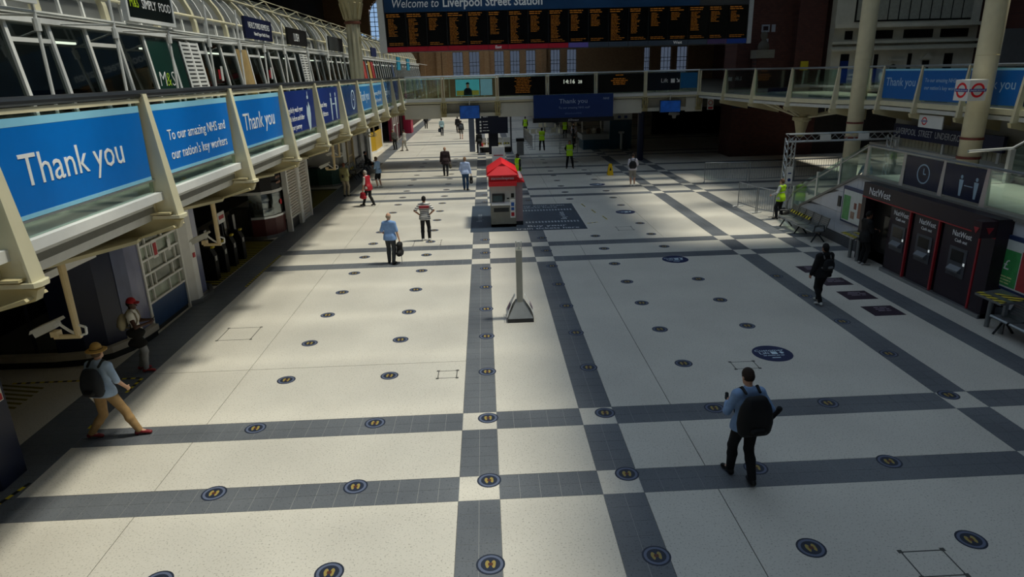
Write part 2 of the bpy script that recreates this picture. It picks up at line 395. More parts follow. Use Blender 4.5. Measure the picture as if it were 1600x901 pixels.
pm.hexa([(-.05, -.05, 3.93-4), (.28, -.05, 3.93-4), (.28, .05, 3.93-4), (-.05, .05, 3.93-4), (-.03, -.03, 1.72), (.07, -.03, 1.72), (.07, .03, 1.72), (-.03, .03, 1.72)])
pm.hexa([(.27, -.11, -.08), (.30, -.11, -.08), (.30, .11, -.08), (.27, .11, -.08), (.06, -.06, 1.72), (.085, -.06, 1.72), (.085, .06, 1.72), (.06, .06, 1.72)])
pm.hexa([(-.06, -.11, -.08), (-.03, -.11, -.08), (-.03, .11, -.08), (-.06, .11, -.08), (-.045, -.05, 1.72), (-.025, -.05, 1.72), (-.025, .05, 1.72), (-.045, .05, 1.72)])
pm.prism([(-.08, -.13), (.32, -.13), (.36, -.06), (.36, .06), (.32, .13), (-.08, .13)], -.1, -.05)
pmesh = pm.mesh('post', mats=[CREAM])
am = MB(); am.prism([(.3, 3.86-4), (.25, 3.74-4), (-.5, 3.55-4), (-3.2, 3.5-4), (-3.2, 4.0-4), (-.4, 4.0-4), (-.05, 3.9-4)], -.06, .06, 'y')
am.box(-3.2, .2, -.16, .16, -.03, 0); am.prism([(.22, -.2), (-.5, -.42), (-3.2, -.48), (-3.2, -.51), (-.5, -.45), (.24, -.23)], -.18, .18, 'y')
amesh = am.mesh('bracket_arm', mats=[CREAM2])
tm = MB(); tm.hexa([(-1.5, -2.5, -.30), (-.72, -2.5, -.30), (-.27, -.35, -.42), (-1.5, .5, -.42), (-1.5, -2.5, -.25), (-.72, -2.5, -.25), (-.27, -.35, -.37), (-1.5, .5, -.37)])
tm.hexa([(-1.5, .5, -.42), (-.27, -.35, -.42), (-.4, .1, -.43), (-1.0, .9, -.43), (-1.5, .5, -.37), (-.27, -.35, -.37), (-.4, .1, -.38), (-1.0, .9, -.38)])
tm.box(-1.2, -1.14, -2.4, .2, -.30, -.22)
tmesh = tm.mesh('soffit_plate', mats=[CREAM2])
for y in PY:
    if y > 43.9: continue
    link('post', pmesh, bal, (0, y, 4.0)); link('bracket_arm', amesh, bal, (0, y, 4.0)); link('soffit_plate', tmesh, bal, (0, y, 4.0))
gm = MB().box(-.008, .008, .1, 3.32, ZD+.03, ZR-.13).mesh('glass_pane', mats=[GLASS])
for y in PY[:-1]: link('glass_pane', gm, bal, (0, y, 0))
# banners fixed behind the parapet glass
def banner(y0, y1, body, edge, label, lines, icon=None, x=XB0+.012, z0=ZD+.23, z1=ZR-.16, film_a=None):
    t = thing('banner', label, 'banner', (x, (y0+y1)/2, z0), 'banners on the gallery parapet')
    bm = film(body, film_a) if film_a else mat(body, 0.35, 0, 0.02)
    MB().box(x, x+.006, y0, y1, z0, z1).build('sheet', bm, t)
    if edge:
        em = mat(edge, 0.35, 0, 0.02)
        MB().box(x+.001, x+.008, y0, y1, z1-.09, z1).build('edge_strip', em, t); MB().box(x+.001, x+.008, y0, y1, z0, z0+.05).build('edge_strip', em, t)
    for s, yc, zc, size, al in lines: text(s, size, LETW if not film_a else PALE, t, (x+.010, yc, zc), 'E', al, depth=.004)
    if icon == 'clock':
        b = MB(); c = (y1-.75, (z0+z1)/2)
        for i in range(24):
            a, b2 = 2*math.pi*i/24, 2*math.pi*(i+1)/24
            b.hexa([(x+.007, c[0]+r*math.cos(q), c[1]+r*math.sin(q)) for r, q in ((.36, a), (.36, b2), (.31, b2), (.31, a))] + [(x+.010, c[0]+r*math.cos(q), c[1]+r*math.sin(q)) for r, q in ((.36, a), (.36, b2), (.31, b2), (.31, a))])
        b.box(x+.007, x+.010, c[0]-.02, c[0]+.02, c[1], c[1]+.2); b.box(x+.007, x+.010, c[0], c[0]+.15, c[1]-.02, c[1]+.02)
        b.build('clock_symbol', PALE, t)
    if icon == 'hands':
        b = MB(); c = (y1-.72, (z0+z1)/2-.1)
        b.prism([(c[0]-.22, c[1]-.05), (c[0]-.05, c[1]-.5), (c[0]+.10, c[1]-.42), (c[0]+.22, c[1]-.05), (c[0]+.2, c[1]+.15), (c[0]+.06, c[1]+.3), (c[0]-.04, c[1]+.12), (c[0]-.14, c[1]+.22)], x+.007, x+.010, 'x')
        b.box(x+.007, x+.010, c[0]-.06, c[0]+.1, c[1]+.38, c[1]+.46); b.box(x+.007, x+.010, c[0]+.0, c[0]+.05, c[1]+.46, c[1]+.58)
        b.build('washing_hands_symbol', PALE, t)
    if icon == 'people':
        b = MB()
        for dy in (-1.15, -.45):
            c = y1+dy; zc = (z0+z1)/2
            b.prism([(c-.09, zc-.05), (c-.05, zc-.5), (c+.05, zc-.5), (c+.09, zc-.05), (c+.11, zc+.2), (c-.11, zc+.2)], x+.007, x+.010, 'x')
            b.prism([(c+.06*math.cos(q), zc+.29+.07*math.sin(q)) for q in [2*math.pi*i/10 for i in range(10)]], x+.007, x+.010, 'x')
        b.box(x+.007, x+.010, y1-1.0, y1-.6, (z0+z1)/2-.02, (z0+z1)/2+.02)
        b.build('distancing_symbol', PALE, t)
    return t
P = lambda i: (6.75+3.42*i+.13, 6.75+3.42*(i+1)-.13)
def mid(i): a, b = P(i); return (a+b)/2
banner(*P(0), '#0072ce', '#8fd0ee', 'blue banner reading Thank you beside the navy pillar end of the gallery', [('Thank you', mid(0)-.1, 4.84, .50, 'CENTER')])
a, b_ = P(1)
banner(a, b_, '#0072ce', '#8fd0ee', 'blue banner with white lines about amazing NHS and key workers', [('To our amazing NHS and', mid(1)+.12, 5.00, .235, 'CENTER'), ("our nation's key workers", mid(1)+.12, 4.70, .235, 'CENTER')])
banner(*P(2), '#0072ce', '#8fd0ee', 'blue Thank you banner between key workers banner and hand washing banner', [('Thank you', mid(2), 4.86, .50, 'CENTER')])
a, b_ = P(3)
banner(a, b_, '#15307c', None, 'dark blue banner with hand washing symbol', [('Regularly wash your', a+1.05, 5.02, .19, 'CENTER'), ('hands before and after', a+1.05, 4.80, .19, 'CENTER'), ('your journey', a+1.05, 4.58, .19, 'CENTER')], 'hands')
a, b_ = P(4)
banner(a, b_, '#15307c', None, 'dark blue banner with two distanced figures symbol', [('Please keep', a+.85, 5.0, .21, 'CENTER'), ('your distance', a+.85, 4.72, .21, 'CENTER')], 'people')
banner(*P(5), '#1d3f80', None, 'faded dark blue see-through film with clock symbol', [], 'clock', film_a=.7)
banner(*P(6), '#1f7fd0', '#8fd0ee', 'far blue Thank you banner past the clock symbol film', [('Thank you', mid(6), 4.9, .55, 'CENTER')], film_a=.9)
banner(*P(7), '#1f7fd0', '#8fd0ee', 'far pale blue banner with two faint lines of lettering', [('To our amazing NHS and', mid(7), 5.02, .25, 'CENTER'), ("our nation's key workers", mid(7), 4.70, .25, 'CENTER')], film_a=.9)
banner(*P(8), '#3a78b8', None, 'thin blue see-through film well along the gallery', [('Thank you', mid(8), 4.9, .5, 'CENTER')], film_a=.75)
banner(*P(9), '#23376a', None, 'dark see-through film on the last banner bay before clear glass', [], None, film_a=.6)

# CCTV cameras hanging below the gallery
ct = thing('security_camera', 'white security camera on a hanging pole above the man in straw hat', 'camera', (-6.0, 9.12, 2.42), 'security cameras under the gallery')
MB().cyl((-6, 9.12, 2.42), (-6, 9.12, 4.0), .045, .055, 10).build('pole', mat('#d9c49a', 0.5), ct)
MB().box(-6.34, -5.96, 9.09, 9.15, 2.38, 2.43).box(-6.36, -6.26, 9.06, 9.18, 2.42, 2.50).build('arm', mat('#d9c49a', 0.5), ct)
hs = MB(); hs.prism([(-6.54, 2.44), (-6.22, 2.58), (-6.24, 2.67), (-6.57, 2.53)], 9.01, 9.16, 'y'); hs.prism([(-6.60, 2.50), (-6.57, 2.56), (-6.19, 2.71), (-6.17, 2.67)], 8.98, 9.19, 'y')
hb = hs.build('housing', OFFW, ct); MB().cyl((-6.57, 9.085, 2.475), (-6.545, 9.085, 2.487), .04, .04, 10).build('lens', BLACK, hb)
MB().tube([(-6.25, 9.12, 2.62), (-6.12, 9.12, 2.5), (-6.03, 9.12, 2.44)], .02, 6).tube([(-5.96, 9.12, 2.42), (-5.88, 9.12, 2.44), (-5.87, 9.12, 2.54), (-5.97, 9.12, 2.58)], .018, 6).build('cable', WHITE, ct)
for x, y, z, lb in ((-6.0, 14.5, 2.42, 'white security camera on a hanging pole before the black gates'), (-6.0, 26.6, 2.40, 'white security camera hanging in front of the green counter'), (-6.6, 30.5, 2.45, 'white security camera hanging behind the one by the green counter'), (-6.6, 40.5, 2.45, 'white security camera hanging before the yellow panels')):
    copytree(ct, (x, y, z), 0, lb)

# ---------------------------------------------------------------- upper level shops behind the gallery
def lean(z): return -8.3 - (z-4.2)*0.133
MY = [13.2+1.29*i for i in range(-8, 64)]
up = thing('glazed_shopfront', 'long white framed slanted glass shopfront on the upper gallery level', 'shopfront', (-8.5, 13, 4.2))
mm = MB().hexa([(lean(4.2)-.05, -.045, 4.2), (lean(4.2)+.05, -.045, 4.2), (lean(4.2)+.05, .045, 4.2), (lean(4.2)-.05, .045, 4.2), (lean(7.1)-.05, -.045, 7.1), (lean(7.1)+.05, -.045, 7.1), (lean(7.1)+.05, .045, 7.1), (lean(7.1)-.05, .045, 7.1)]).mesh('mullion', (-8.5, 0, 4.2), mats=[WHITE])
gp = MB().hexa([(lean(4.2)-.01, .05, 4.2), (lean(4.2), .05, 4.2), (lean(4.2), 1.24, 4.2), (lean(4.2)-.01, 1.24, 4.2), (lean(7.0)-.01, .05, 7.0), (lean(7.0), .05, 7.0), (lean(7.0), 1.24, 7.0), (lean(7.0)-.01, 1.24, 7.0)]).mesh('glass_pane', (-8.5, 0, 4.2), mats=[glass('#b4bebc', 0.88)])
for y in MY:
    link('mullion', mm, up, (0, y-13, 0)); link('glass_pane', gp, up, (0, y-13, 0))
MB().box(-8.82, -8.55, 2.5, 95, 7.02, 7.12).build('transom', WHITE, up)
MB().box(-8.98, -8.6, 2.5, 95, 7.17, 7.26).build('gutter', OFFW, up)
for i, y in enumerate(MY):
    if i % 2 == 0: MB().box(lean(6.7)-.03, lean(6.7)+.035, y+.05, y+1.24, 6.66, 6.74).build('vent_frame', WHITE, up)
# barrel vault glazing
vr = thing('barrel_vault', 'curved glazed barrel vault roof with pale ribs above upper shops', 'roof', (-10.8, 13, 7.26))
def varc(r, n=9): return [(-10.8+r*math.cos(t), 7.26+r*math.sin(t)*.95) for t in [math.pi/2*i/n for i in range(n+1)]]
ro, ri = varc(2.05), varc(1.88)
rm = MB(); rm2 = MB()
for i in range(len(ro)-1):
    rm.hexa([(ri[i][0], -.09, ri[i][1]), (ro[i][0], -.09, ro[i][1]), (ro[i][0], .09, ro[i][1]), (ri[i][0], .09, ri[i][1]), (ri[i+1][0], -.09, ri[i+1][1]), (ro[i+1][0], -.09, ro[i+1][1]), (ro[i+1][0], .09, ro[i+1][1]), (ri[i+1][0], .09, ri[i+1][1])])
    rm2.hexa([(ri[i][0], -.03, ri[i][1]), (ro[i][0]-.06, -.03, ro[i][1]), (ro[i][0]-.06, .03, ro[i][1]), (ri[i][0], .03, ri[i][1]), (ri[i+1][0], -.03, ri[i+1][1]), (ro[i+1][0]-.06, -.03, ro[i+1][1]), (ro[i+1][0]-.06, .03, ro[i+1][1]), (ri[i+1][0], .03, ri[i+1][1])])
rmm = rm.mesh('rib', (-10.8, 0, 7.26), mats=[CREAM]); rmm2 = rm2.mesh('glazing_bar', (-10.8, 0, 7.26), mats=[WHITE])
pv = MB()
for i in range(len(ri)-1):
    pv.face([(ri[i][0]+.05, .1, ri[i][1]), (ri[i][0]+.05, 2.48, ri[i][1]), (ri[i+1][0]+.05, 2.48, ri[i+1][1]), (ri[i+1][0]+.05, .1, ri[i+1][1])])
fz = bpy.data.materials.new('frosted_glass'); fz.use_nodes = True; nt = fz.node_tree; nt.nodes.clear()
fo, fm, fd, ft = [nt.nodes.new('ShaderNode'+q) for q in ('OutputMaterial', 'MixShader', 'BsdfDiffuse', 'BsdfTranslucent')]
fd.inputs[0].default_value = (.20, .21, .21, 1); ft.inputs[0].default_value = (.75, .77, .77, 1); fm.inputs[0].default_value = .55
nt.links.new(fd.outputs[0], fm.inputs[1]); nt.links.new(ft.outputs[0], fm.inputs[2]); nt.links.new(fm.outputs[0], fo.inputs[0])
pvm = pv.mesh('glass_pane', (-10.8, 0, 7.26), mats=[fz])
y = 4.2
while y < 94:
    link('rib', rmm, vr, (0, y-13, 0))
    for q in (.86, 1.72): link('glazing_bar', rmm2, vr, (0, y-13+q, 0))
    link('glass_pane', pvm, vr, (0, y-13, 0)); y += 2.58
tv = MB()
for x, z in ((-8.82, 7.75), (-9.4, 8.72), (-10.6, 9.28)): tv.tube([(x, 4, z), (x, 94, z)], .04, 6)
tv.build('purlin', CREAM, vr)
tz = MB(); y = 4.2
while y < 90: tz.tube([(-9.4, y, 8.75), (-9.3, y+1.29, 9.05), (-9.4, y+2.58, 8.75)], .025, 5); tz.tube([(-9.3, y+1.29, 9.05), (-9.3, y+3.87, 9.05)], .02, 5); y += 2.58
tz.build('truss_rod', CREAM, vr)
# interior
MB().box(-14.0, -13.8, 2, 95, 4.2, 9.5).struct('wall_upper_shops', mat('#6a6c6c', 0.8, 0, 0.3, 0.4))
MB().box(-13.8, -9.6, 2, 95, 4.0, 4.2).struct('floor_upper_shops', mat('#77756e', 0.5)); MB().box(-9.6, -8.2, 47.5, 95, 4.0, 4.2).struct('floor_upper_gallery', mat('#77756e', 0.5))
ic = ['#6a2a24', '#7a6a50', '#3a4a38', '#b8b0a0', '#8a5a30', '#4a4f55', '#a09080', '#202428']
for i in range(34):
    yy = 9.5+i*2.4; h = random.uniform(1.2, 2.2); c = random.choice(ic); b = MB(); b.box(-12.2, -11.3, yy, yy+1.5, 4.2, 4.2+h)
    u = thing('display_shelf', 'shop display unit standing behind the slanted upper glass', 'shelf', (-11.7, yy+.75, 4.2), 'display units in the upper shops')
    b.build('carcass', mat(c, 0.7, 0, 0.3, 3), u)
    for k in range(3):
        zz = 4.35+k*(h/3.2); MB().box(-11.3, -11.1, yy+.05, yy+1.45, zz, zz+.03).build('shelf_board', OFFW, u)
        s_ = MB(); t = yy+.1
        while t < yy+1.3: q = random.uniform(.1, .25); s_.box(-11.28, -11.14, t, t+q*.8, zz+.03, zz+random.uniform(.15, .32)); t += q
        s_.build('stock', mat(random.choice(ic), 0.6, 0, 0.2), u, stuff=True)
for i in range(14):
    yy = 7.5+i*5.2; t = thing('added_tube_light', 'added tube light fitting that brightens the upper shop interiors', 'lamp', (-10.6, yy, 6.85), 'added tube lights in the upper shops')  # lamps added to brighten the dark shop interiors
    MB().box(-10.68, -10.52, yy-.9, yy+.9, 6.9, 6.96).build('housing', WHITE, t); MB().box(-10.65, -10.55, yy-.85, yy+.85, 6.85, 6.9).build('tube', mat('#f4ead8', 0.5, 0, 0, 6, 5.0), t); MB().tube([(-10.6, yy, 6.96), (-10.6, yy, 9.1)], .015, 5).build('hanger', DKMET, t)
# special panels in the shopfront
def lp(y0, y1, m, z0=4.4, z1=6.95, x=.03):
    return MB().hexa([(lean(z0)+x, y0, z0), (lean(z0)+x+.02, y0, z0), (lean(z0)+x+.02, y1, z0), (lean(z0)+x, y1, z0), (lean(z1)+x, y0, z1), (lean(z1)+x+.02, y0, z1), (lean(z1)+x+.02, y1, z1), (lean(z1)+x, y1, z1)])
gpn = thing('shop_signboard', 'dark green shop panel with slim M and S lettering on slanted glass', 'panel', (-8.4, 19, 4.4))
lp(18.42, 20.25, 0).build('sheet', mat('#0f332c', 0.35, 0, 0.03), gpn)
MB().hexa([(lean(4.4)+.05, 19.6, 4.4), (lean(4.4)+.08, 19.6, 4.4), (lean(4.4)+.08, 19.7, 4.4), (lean(4.4)+.05, 19.7, 4.4), (lean(6.95)+.05, 19.6, 6.95), (lean(6.95)+.08, 19.6, 6.95), (lean(6.95)+.08, 19.7, 6.95), (lean(6.95)+.05, 19.7, 6.95)]).build('divider', WHITE, gpn)
text('M', .55, LETW, gpn, (lean(5.8)+.075, 18.64, 5.76), 'E', bold=-.012); text('&', .52, mat('#a6c832', 0.5, 0, 0), gpn, (lean(5.8)+.075, 18.96, 5.76), 'E', bold=-.01); text('S', .55, LETW, gpn, (lean(5.8)+.075, 19.25, 5.76), 'E', bold=-.012)
def louvre(y0, y1, label):
    t = thing('louvre', label, 'louvre', (-8.4, y0, 4.4)); lp(y0, y1, 0).build('backing', mat('#54585a', 0.6), t)
    for j in range(22):
        z = 4.5+j*.112
        for a, b in ((y0+.06, (y0+y1)/2-.05), ((y0+y1)/2+.05, y1-.06)): pass
        MB().box(lean(z)+.05, lean(z)+.075, y0, y1, z+.02, z+.085).build('slat', WHITE, t)
    for y in (y0, (y0+y1)/2-.05, y1-.1):
        MB().hexa([(lean(4.4)+.06, y, 4.4), (lean(4.4)+.09, y, 4.4), (lean(4.4)+.09, y+.1, 4.4), (lean(4.4)+.06, y+.1, 4.4), (lean(6.95)+.06, y, 6.95), (lean(6.95)+.09, y, 6.95), (lean(6.95)+.09, y+.1, 6.95), (lean(6.95)+.06, y+.1, 6.95)]).build('stile', WHITE, t)
louvre(20.3, 21.6, 'white slatted louvre panel beside the dark green shop panel'); louvre(33.2, 34.6, 'white slatted louvre panel before the fluted cream column')
for y0, c, lb in ((54.0, '#a31420', 'deep red poster panel on far slanted shop glass'), (52.6, '#c9a35a', 'sand coloured poster panel on far slanted shop glass'), (66, '#24406e', 'blue poster panel on the farthest shop glass'), (24.9, '#b59a6a', 'tan poster panel inside the slanted glass near remedies sign'), (50.2, '#c23a30', 'orange red poster strip on far slanted shop glass')):
    lp(y0, y0+1.1, 0, 4.4, 6.9).single('wall_poster', mat(c, 0.4, 0, 0.1), lb, 'poster')
for y0, lb in ((22.6, 'small paper notices taped on the glass door under remedies sign'), (27.9, 'small paper notices taped on the glass door under the black and white sign')):
    t = thing('paper_notice', lb, 'notice', (-8.4, y0, 5.7))
    MB().box(-8.47, -8.46, y0, y0+.16, 5.9, 6.2).build('red_sheet', RED, t); MB().box(-8.47, -8.46, y0+.22, y0+.4, 5.85, 6.3).build('white_sheet', WHITE, t)
# poles and tie rail with projecting signs
pr_ = thing('sign_pole_frame', 'slender white pole and rail frame carrying shop signs on gallery', 'frame', (-7.5, 12, 4.2))
for y in (9.8, 12.3, 14.8, 17.25, 19.7, 22.1, 24.5, 26.95, 30.5, 34.4, 38.2, 42):
    MB().cyl((-7.5, y, 4.2), (-7.5, y, 7.9), .03, .03, 8).cyl((-7.5, y, 7.0), (-8.6, y, 7.05), .022, .022, 6).cyl((-7.5, y, 6.75), (-7.5, y, 6.95), .06, .06, 8).build('pole', WHITE, pr_)
MB().tube([(-7.5, 4, 7.05), (-7.5, 95, 7.05)], .028, 8).build('rail', OFFW, pr_)
def psign(y0, y1, z0, z1, body, label, lines, fr=None):
    t = thing('shop_sign', label, 'sign', (-7.45, y0, z0))
    MB().box(-7.50, -7.42, y0, y1, z0, z1).build('board', mat(body, 0.4, 0, 0.02), t)
    if fr:
        b = MB(); f = .08
        b.box(-7.51, -7.40, y0-f, y1+f, z1, z1+f); b.box(-7.51, -7.40, y0-f, y1+f, z0-f, z0); b.box(-7.51, -7.40, y0-f, y0, z0, z1); b.box(-7.51, -7.40, y1, y1+f, z0, z1)
        b.build('frame', fr, t)
    for s, yy, zz, size, m, al in lines: text(s, size, m, t, (-7.412, yy, zz), 'E', al, depth=.004, sx=.8)
LIME = mat('#b2cf2e', 0.5, 0, 0)
psign(15.35, 17.45, 7.2, 7.85, '#0d1613', 'black framed shop sign with lime and white slim lettering', [('M&S', 15.45, 7.42, .27, LIME, 'LEFT'), ('SIMPLY', 15.99, 7.42, .27, LETW, 'LEFT'), ('FOOD', 17.40, 7.42, .27, LETW, 'RIGHT')], WHITE)
psign(9.9, 12.2, 7.25, 7.95, '#15171b', 'black framed sign cut off at the near end of gallery poles', [], WHITE)
psign(22.6, 25.4, 7.12, 7.78, '#141d40', 'navy shop sign with white serif style remedies lettering', [("NEAL'S YARD REMEDIES", 24.0, 7.45, .26, LETW, 'CENTER'), ('Natural Organic Health & Beauty', 24.2, 7.24, .15, LETW, 'CENTER')])
psign(27.4, 30.3, 7.12, 7.74, '#17181a', 'black shop sign with bold white four letter name', [('LUSH', 28.6, 7.27, .42, LETW, 'CENTER')])
psign(34.6, 37.9, 7.12, 7.78, '#3c4043', 'grey shop sign just before the fluted cream column', [])
psign(47.5, 49.6, 7.12, 7.7, '#23305c', 'small blue sign on gallery beyond the fluted cream column', [])
for y, lb in ((62, 'cyan hanging sign at the far end of gallery'), (70, 'cyan hanging sign farthest along the gallery')):
    MB().box(-7.6, -7.5, y, y+2.4, 6.3, 7.4).single('hanging_sign', mat('#2a8fb0', 0.4), lb, 'sign')
# fluted cream column standing on the deck
fc = thing('fluted_column', 'cream fluted cast iron column with leafy capital rising through gallery', 'column', (-6.7, 37.4, 4.2))
prof = []
b = MB(); n = 48
for z in (4.2, 8.5):
    for i in range(n):
        t = 2*math.pi*i/n; r = .33+.035*math.cos(8*t); b.V.append((-6.7+r*math.cos(t), 37.4+r*math.sin(t), z))
for i in range(n): j = (i+1) % n; b.F.append((i, j, n+j, n+i)); b.M.append(0)
b.build('shaft', CREAM, fc)
MB().lathe([(.5, 0), (.5, .25), (.4, .35)], (-6.7, 37.4, 4.2), 24).build('base', CREAM, fc)
MB().lathe([(.33, 0), (.43, .03), (.43, .12), (.36, .16)], (-6.7, 37.4, 8.45), 24).build('necking', mat('#7a4a3a', 0.6), fc)
cp = MB(); cp.lathe([(.36, 0), (.40, .3), (.48, .6), (.62, 1.0), (.66, 1.15), (.5, 1.2)], (-6.7, 37.4, 8.6), 24); cp.build('capital', CREAM2, fc)
for i in range(12):
    t = 2*math.pi*i/12; c, s = math.cos(t), math.sin(t)
    def q(r, u, z): return (-6.7+r*c-u*s, 37.4+r*s+u*c, z)
    MB().hexa([q(.38, -.08, 8.7), q(.44, -.08, 8.7), q(.44, .08, 8.7), q(.38, .08, 8.7), q(.54, -.05, 9.5), q(.63, -.05, 9.45), q(.63, .05, 9.45), q(.54, .05, 9.5)]).build('leaf', CREAM2, fc)
MB().cyl((-6.7, 37.4, 9.75), (-6.7, 37.4, 16.9), .33, .33, 20).build('upper_shaft', CREAM, fc)
MB().box(-6.44, -6.34, 37.3, 37.5, 7.5, 7.85).build('badge', CREAM2, fc)

# ---------------------------------------------------------------- cross bridge
YB = 44.0; BFAS = mat('#dad6c8', 0.5, 0, 0.06, 1.0)
br = thing('footbridge', 'cream steel footbridge crossing the concourse with glass parapet', 'bridge', (4, YB+1.7, 0))
MB().box(-9.6, 14.4, YB+.05, YB+3.4, 4.0, 4.25).build('deck', mat('#8a8980', 0.6), br)
MB().box(-5.1, 14.3, YB-.08, YB+.08, 4.18, 4.34).build('edge_rail', WHITE, br)
MB().box(-5.1, 14.3, YB-.03, YB+.1, 4.05, 4.17).build('edge_rail', CREAM, br)
for a, b_ in ((-5.1, -2.75), (.95, 4.6), (8.2, 10.3), (13.2, 14.3)): MB().box(a, b_, YB+.05, YB+.2, 3.12, 4.04).build('fascia_panel', BFAS, br)
for a, b_ in ((-2.75, .95), (4.6, 8.2), (10.3, 13.2)):
    MB().box(a, b_, YB+.5, YB+.6, 3.3, 4.04).build('fascia_panel', BFAS, br); MB().box(a, b_, YB+.02, YB+.5, 3.2, 3.42).build('lower_flange', BFAS, br)
MB().box(-9.6, 14.3, YB+3.3, YB+3.45, 3.2, 4.3).build('fascia_panel', CREAM, br)
MB().tube([(-5, YB, 5.7), (14.0, YB, 5.7)], .055, 8).build('handrail', ALU, br)
MB().box(-5, 14, YB-.02, YB+.02, 4.36, 4.4).build('bottom_bar', ALU, br)
bpst = MB(); bpst.box(-.11, -.03, -.06, .06, 4.2, 5.72); bpst.box(.03, .11, -.06, .06, 4.2, 5.72); bpst.box(-.12, .12, -.1, .08, 4.1, 4.4)
bpm = bpst.mesh('post', (0, 0, 0), mats=[CREAM])
bk = MB(); bk.tube([(-.12, -.1, 4.1), (-.16, -.2, 3.8), (-.1, -.12, 3.4)], .05, 6); bk.tube([(.12, -.1, 4.1), (.16, -.2, 3.8), (.1, -.12, 3.4)], .05, 6); bk.box(-.16, .16, -.2, .15, 3.22, 3.42); bk.tube([(0, -.12, 4.1), (0, -.2, 3.75), (0, -.1, 3.4)], .06, 6); bk.box(-.1, .1, -.12, .2, 3.9, 4.1)
bkm = bk.mesh('scroll_bracket', (0, 0, 0), mats=[mat('#a89a6c', 0.5, 0, 0.2, 8)])
BX = [-2.56, .9, 4.13, 7.25, 10.47, 14.0]
for x in BX: link('post', bpm, br, (x-4, -1.7, 0)); link('scroll_bracket', bkm, br, (x-4, -1.7, 0))
allx = [-5.0]+BX
for a, b_ in zip(allx[:-1], allx[1:]): MB().box(a+.12, b_-.12, YB-.008, YB+.008, 4.4, 5.62).build('glass_pane', GLASS, br)
# far side balustrade uprights
fb = MB()
for i in range(30): x = -9.5+i*.8; fb.box(x-.03, x+.03, YB+3.38, YB+3.44, 4.25, 5.5)
fb.build('rear_baluster', CREAM, br); MB().tube([(-9.6, YB+3.41, 5.55), (14, YB+3.41, 5.55)], .045, 6).build('rear_rail', ALU, br)
# screens and signs on the bridge parapet
def pscreen(a, b_, label, nm='display_screen', cat='screen'):
    t = thing(nm, label, cat, ((a+b_)/2, YB-.1, 4.44)); MB().box(a, b_, YB-.13, YB-.03, 4.44, 5.6).build('case', DKMET, t); MB().box(a+.05, b_-.05, YB-.14, YB-.13, 4.49, 5.56).build('panel', SCREEN, t); return t
t = pscreen(1.02, 4.0, 'black information screen with a long block of amber text on bridge'); bars('S', (2.55, YB-.14, 5.52), 1.15, 10, .098, AMBER, t, 'amber_text', .35, 'C', .38)
t = pscreen(4.25, 7.12, 'black clock screen on the footbridge showing the time in white'); text('14:16', .36, mat('#d6dccb', 0.5, 0, 0, 6, .6), t, (5.5, YB-.145, 5.08), 'S'); text('28', .27, mat('#d6dccb', 0.5, 0, 0, 6, .6), t, (6.22, YB-.145, 5.08), 'S')
t = pscreen(7.38, 10.34, 'black information screen with four short amber lines on bridge'); bars('S', (8.75, YB-.14, 5.54), .55, 1, .1, AMBER, t, 'amber_text', .1, 'C', .5); bars('S', (8.75, YB-.14, 5.32), 1.1, 4, .11, AMBER, t, 'amber_text', .3, 'C', .5)
t = thing('lift_sign', 'dark film sign with white Lift lettering and arrow on bridge glass', 'sign', (11.7, YB-.03, 4.5))
MB().box(10.6, 12.72, YB-.03, YB-.012, 4.5, 5.6).build('film', mat('#0e1626', 0.3, 0, 0.03), t)
text('Lift', .36, LETW, t, (11.7, YB-.035, 4.98), 'S', 'CENTER')
MB().box(12.12, 12.38, YB-.036, YB-.03, 4.95, 5.2).build('lift_symbol', LETW, t)
MB().prism([(12.48, 5.2), (12.53, 5.23), (12.65, 5.08), (12.65, 5.17), (12.69, 5.17), (12.69, 4.98), (12.50, 4.98), (12.50, 5.02), (12.6, 5.02)], YB-.036, YB-.03, 'y').build('arrow', LETW, t)
MB().box(12.74, 13.85, YB-.03, YB-.012, 4.6, 5.55).single('blue_film', film('#2f77b0', .7), 'translucent blue film beside the Lift lettering on bridge', 'film')
t = thing('advert_screen', 'lit cyan advertising screen showing a dark haired person on bridge', 'screen', (-.5, YB+.2, 4.5))
MB().box(-1.75, -.22, YB+.15, YB+.18, 4.5, 5.5).build('sheet', mat('#5fb6c4', 0.4, 0, 0.15, 2, .45), t)
MB().box(-1.7, -.26, YB+.140, YB+.15, 4.52, 4.82).build('printed_ground', mat('#b7a24a', 0.5, 0, 0.2, 3, .3), t)
pf = MB(); pf.prism([(-1.25, 4.52), (-.7, 4.52), (-.72, 4.85), (-.86, 4.98), (-1.08, 4.98), (-1.22, 4.85)], YB+.130, YB+.142, 'y'); pf.build('printed_jacket', mat('#3a4a5c', 0.5), t)
MB().prism([(-.97+.10*math.cos(q), 5.1+.14*math.sin(q)) for q in [2*math.pi*i/12 for i in range(12)]], YB+.126, YB+.14, 'y').build('printed_face', mat('#a87a62', 0.5, 0, 0.05, 6, .3), t)
MB().prism([(-.97+.13*math.cos(q), 5.2+.12*math.sin(q)) for q in [math.pi*i/10 for i in range(11)]], YB+.12, YB+.138, 'y').build('printed_hair', mat('#231a18', 0.5), t)
t2 = MB().box(-.16, .6, YB+.15, YB+.18, 4.5, 5.5).single('notice_board', mat('#9fc3d8', 0.4, 0, 0.1, 3, .3), 'pale blue lit notice beside the cyan advertising screen', 'notice')
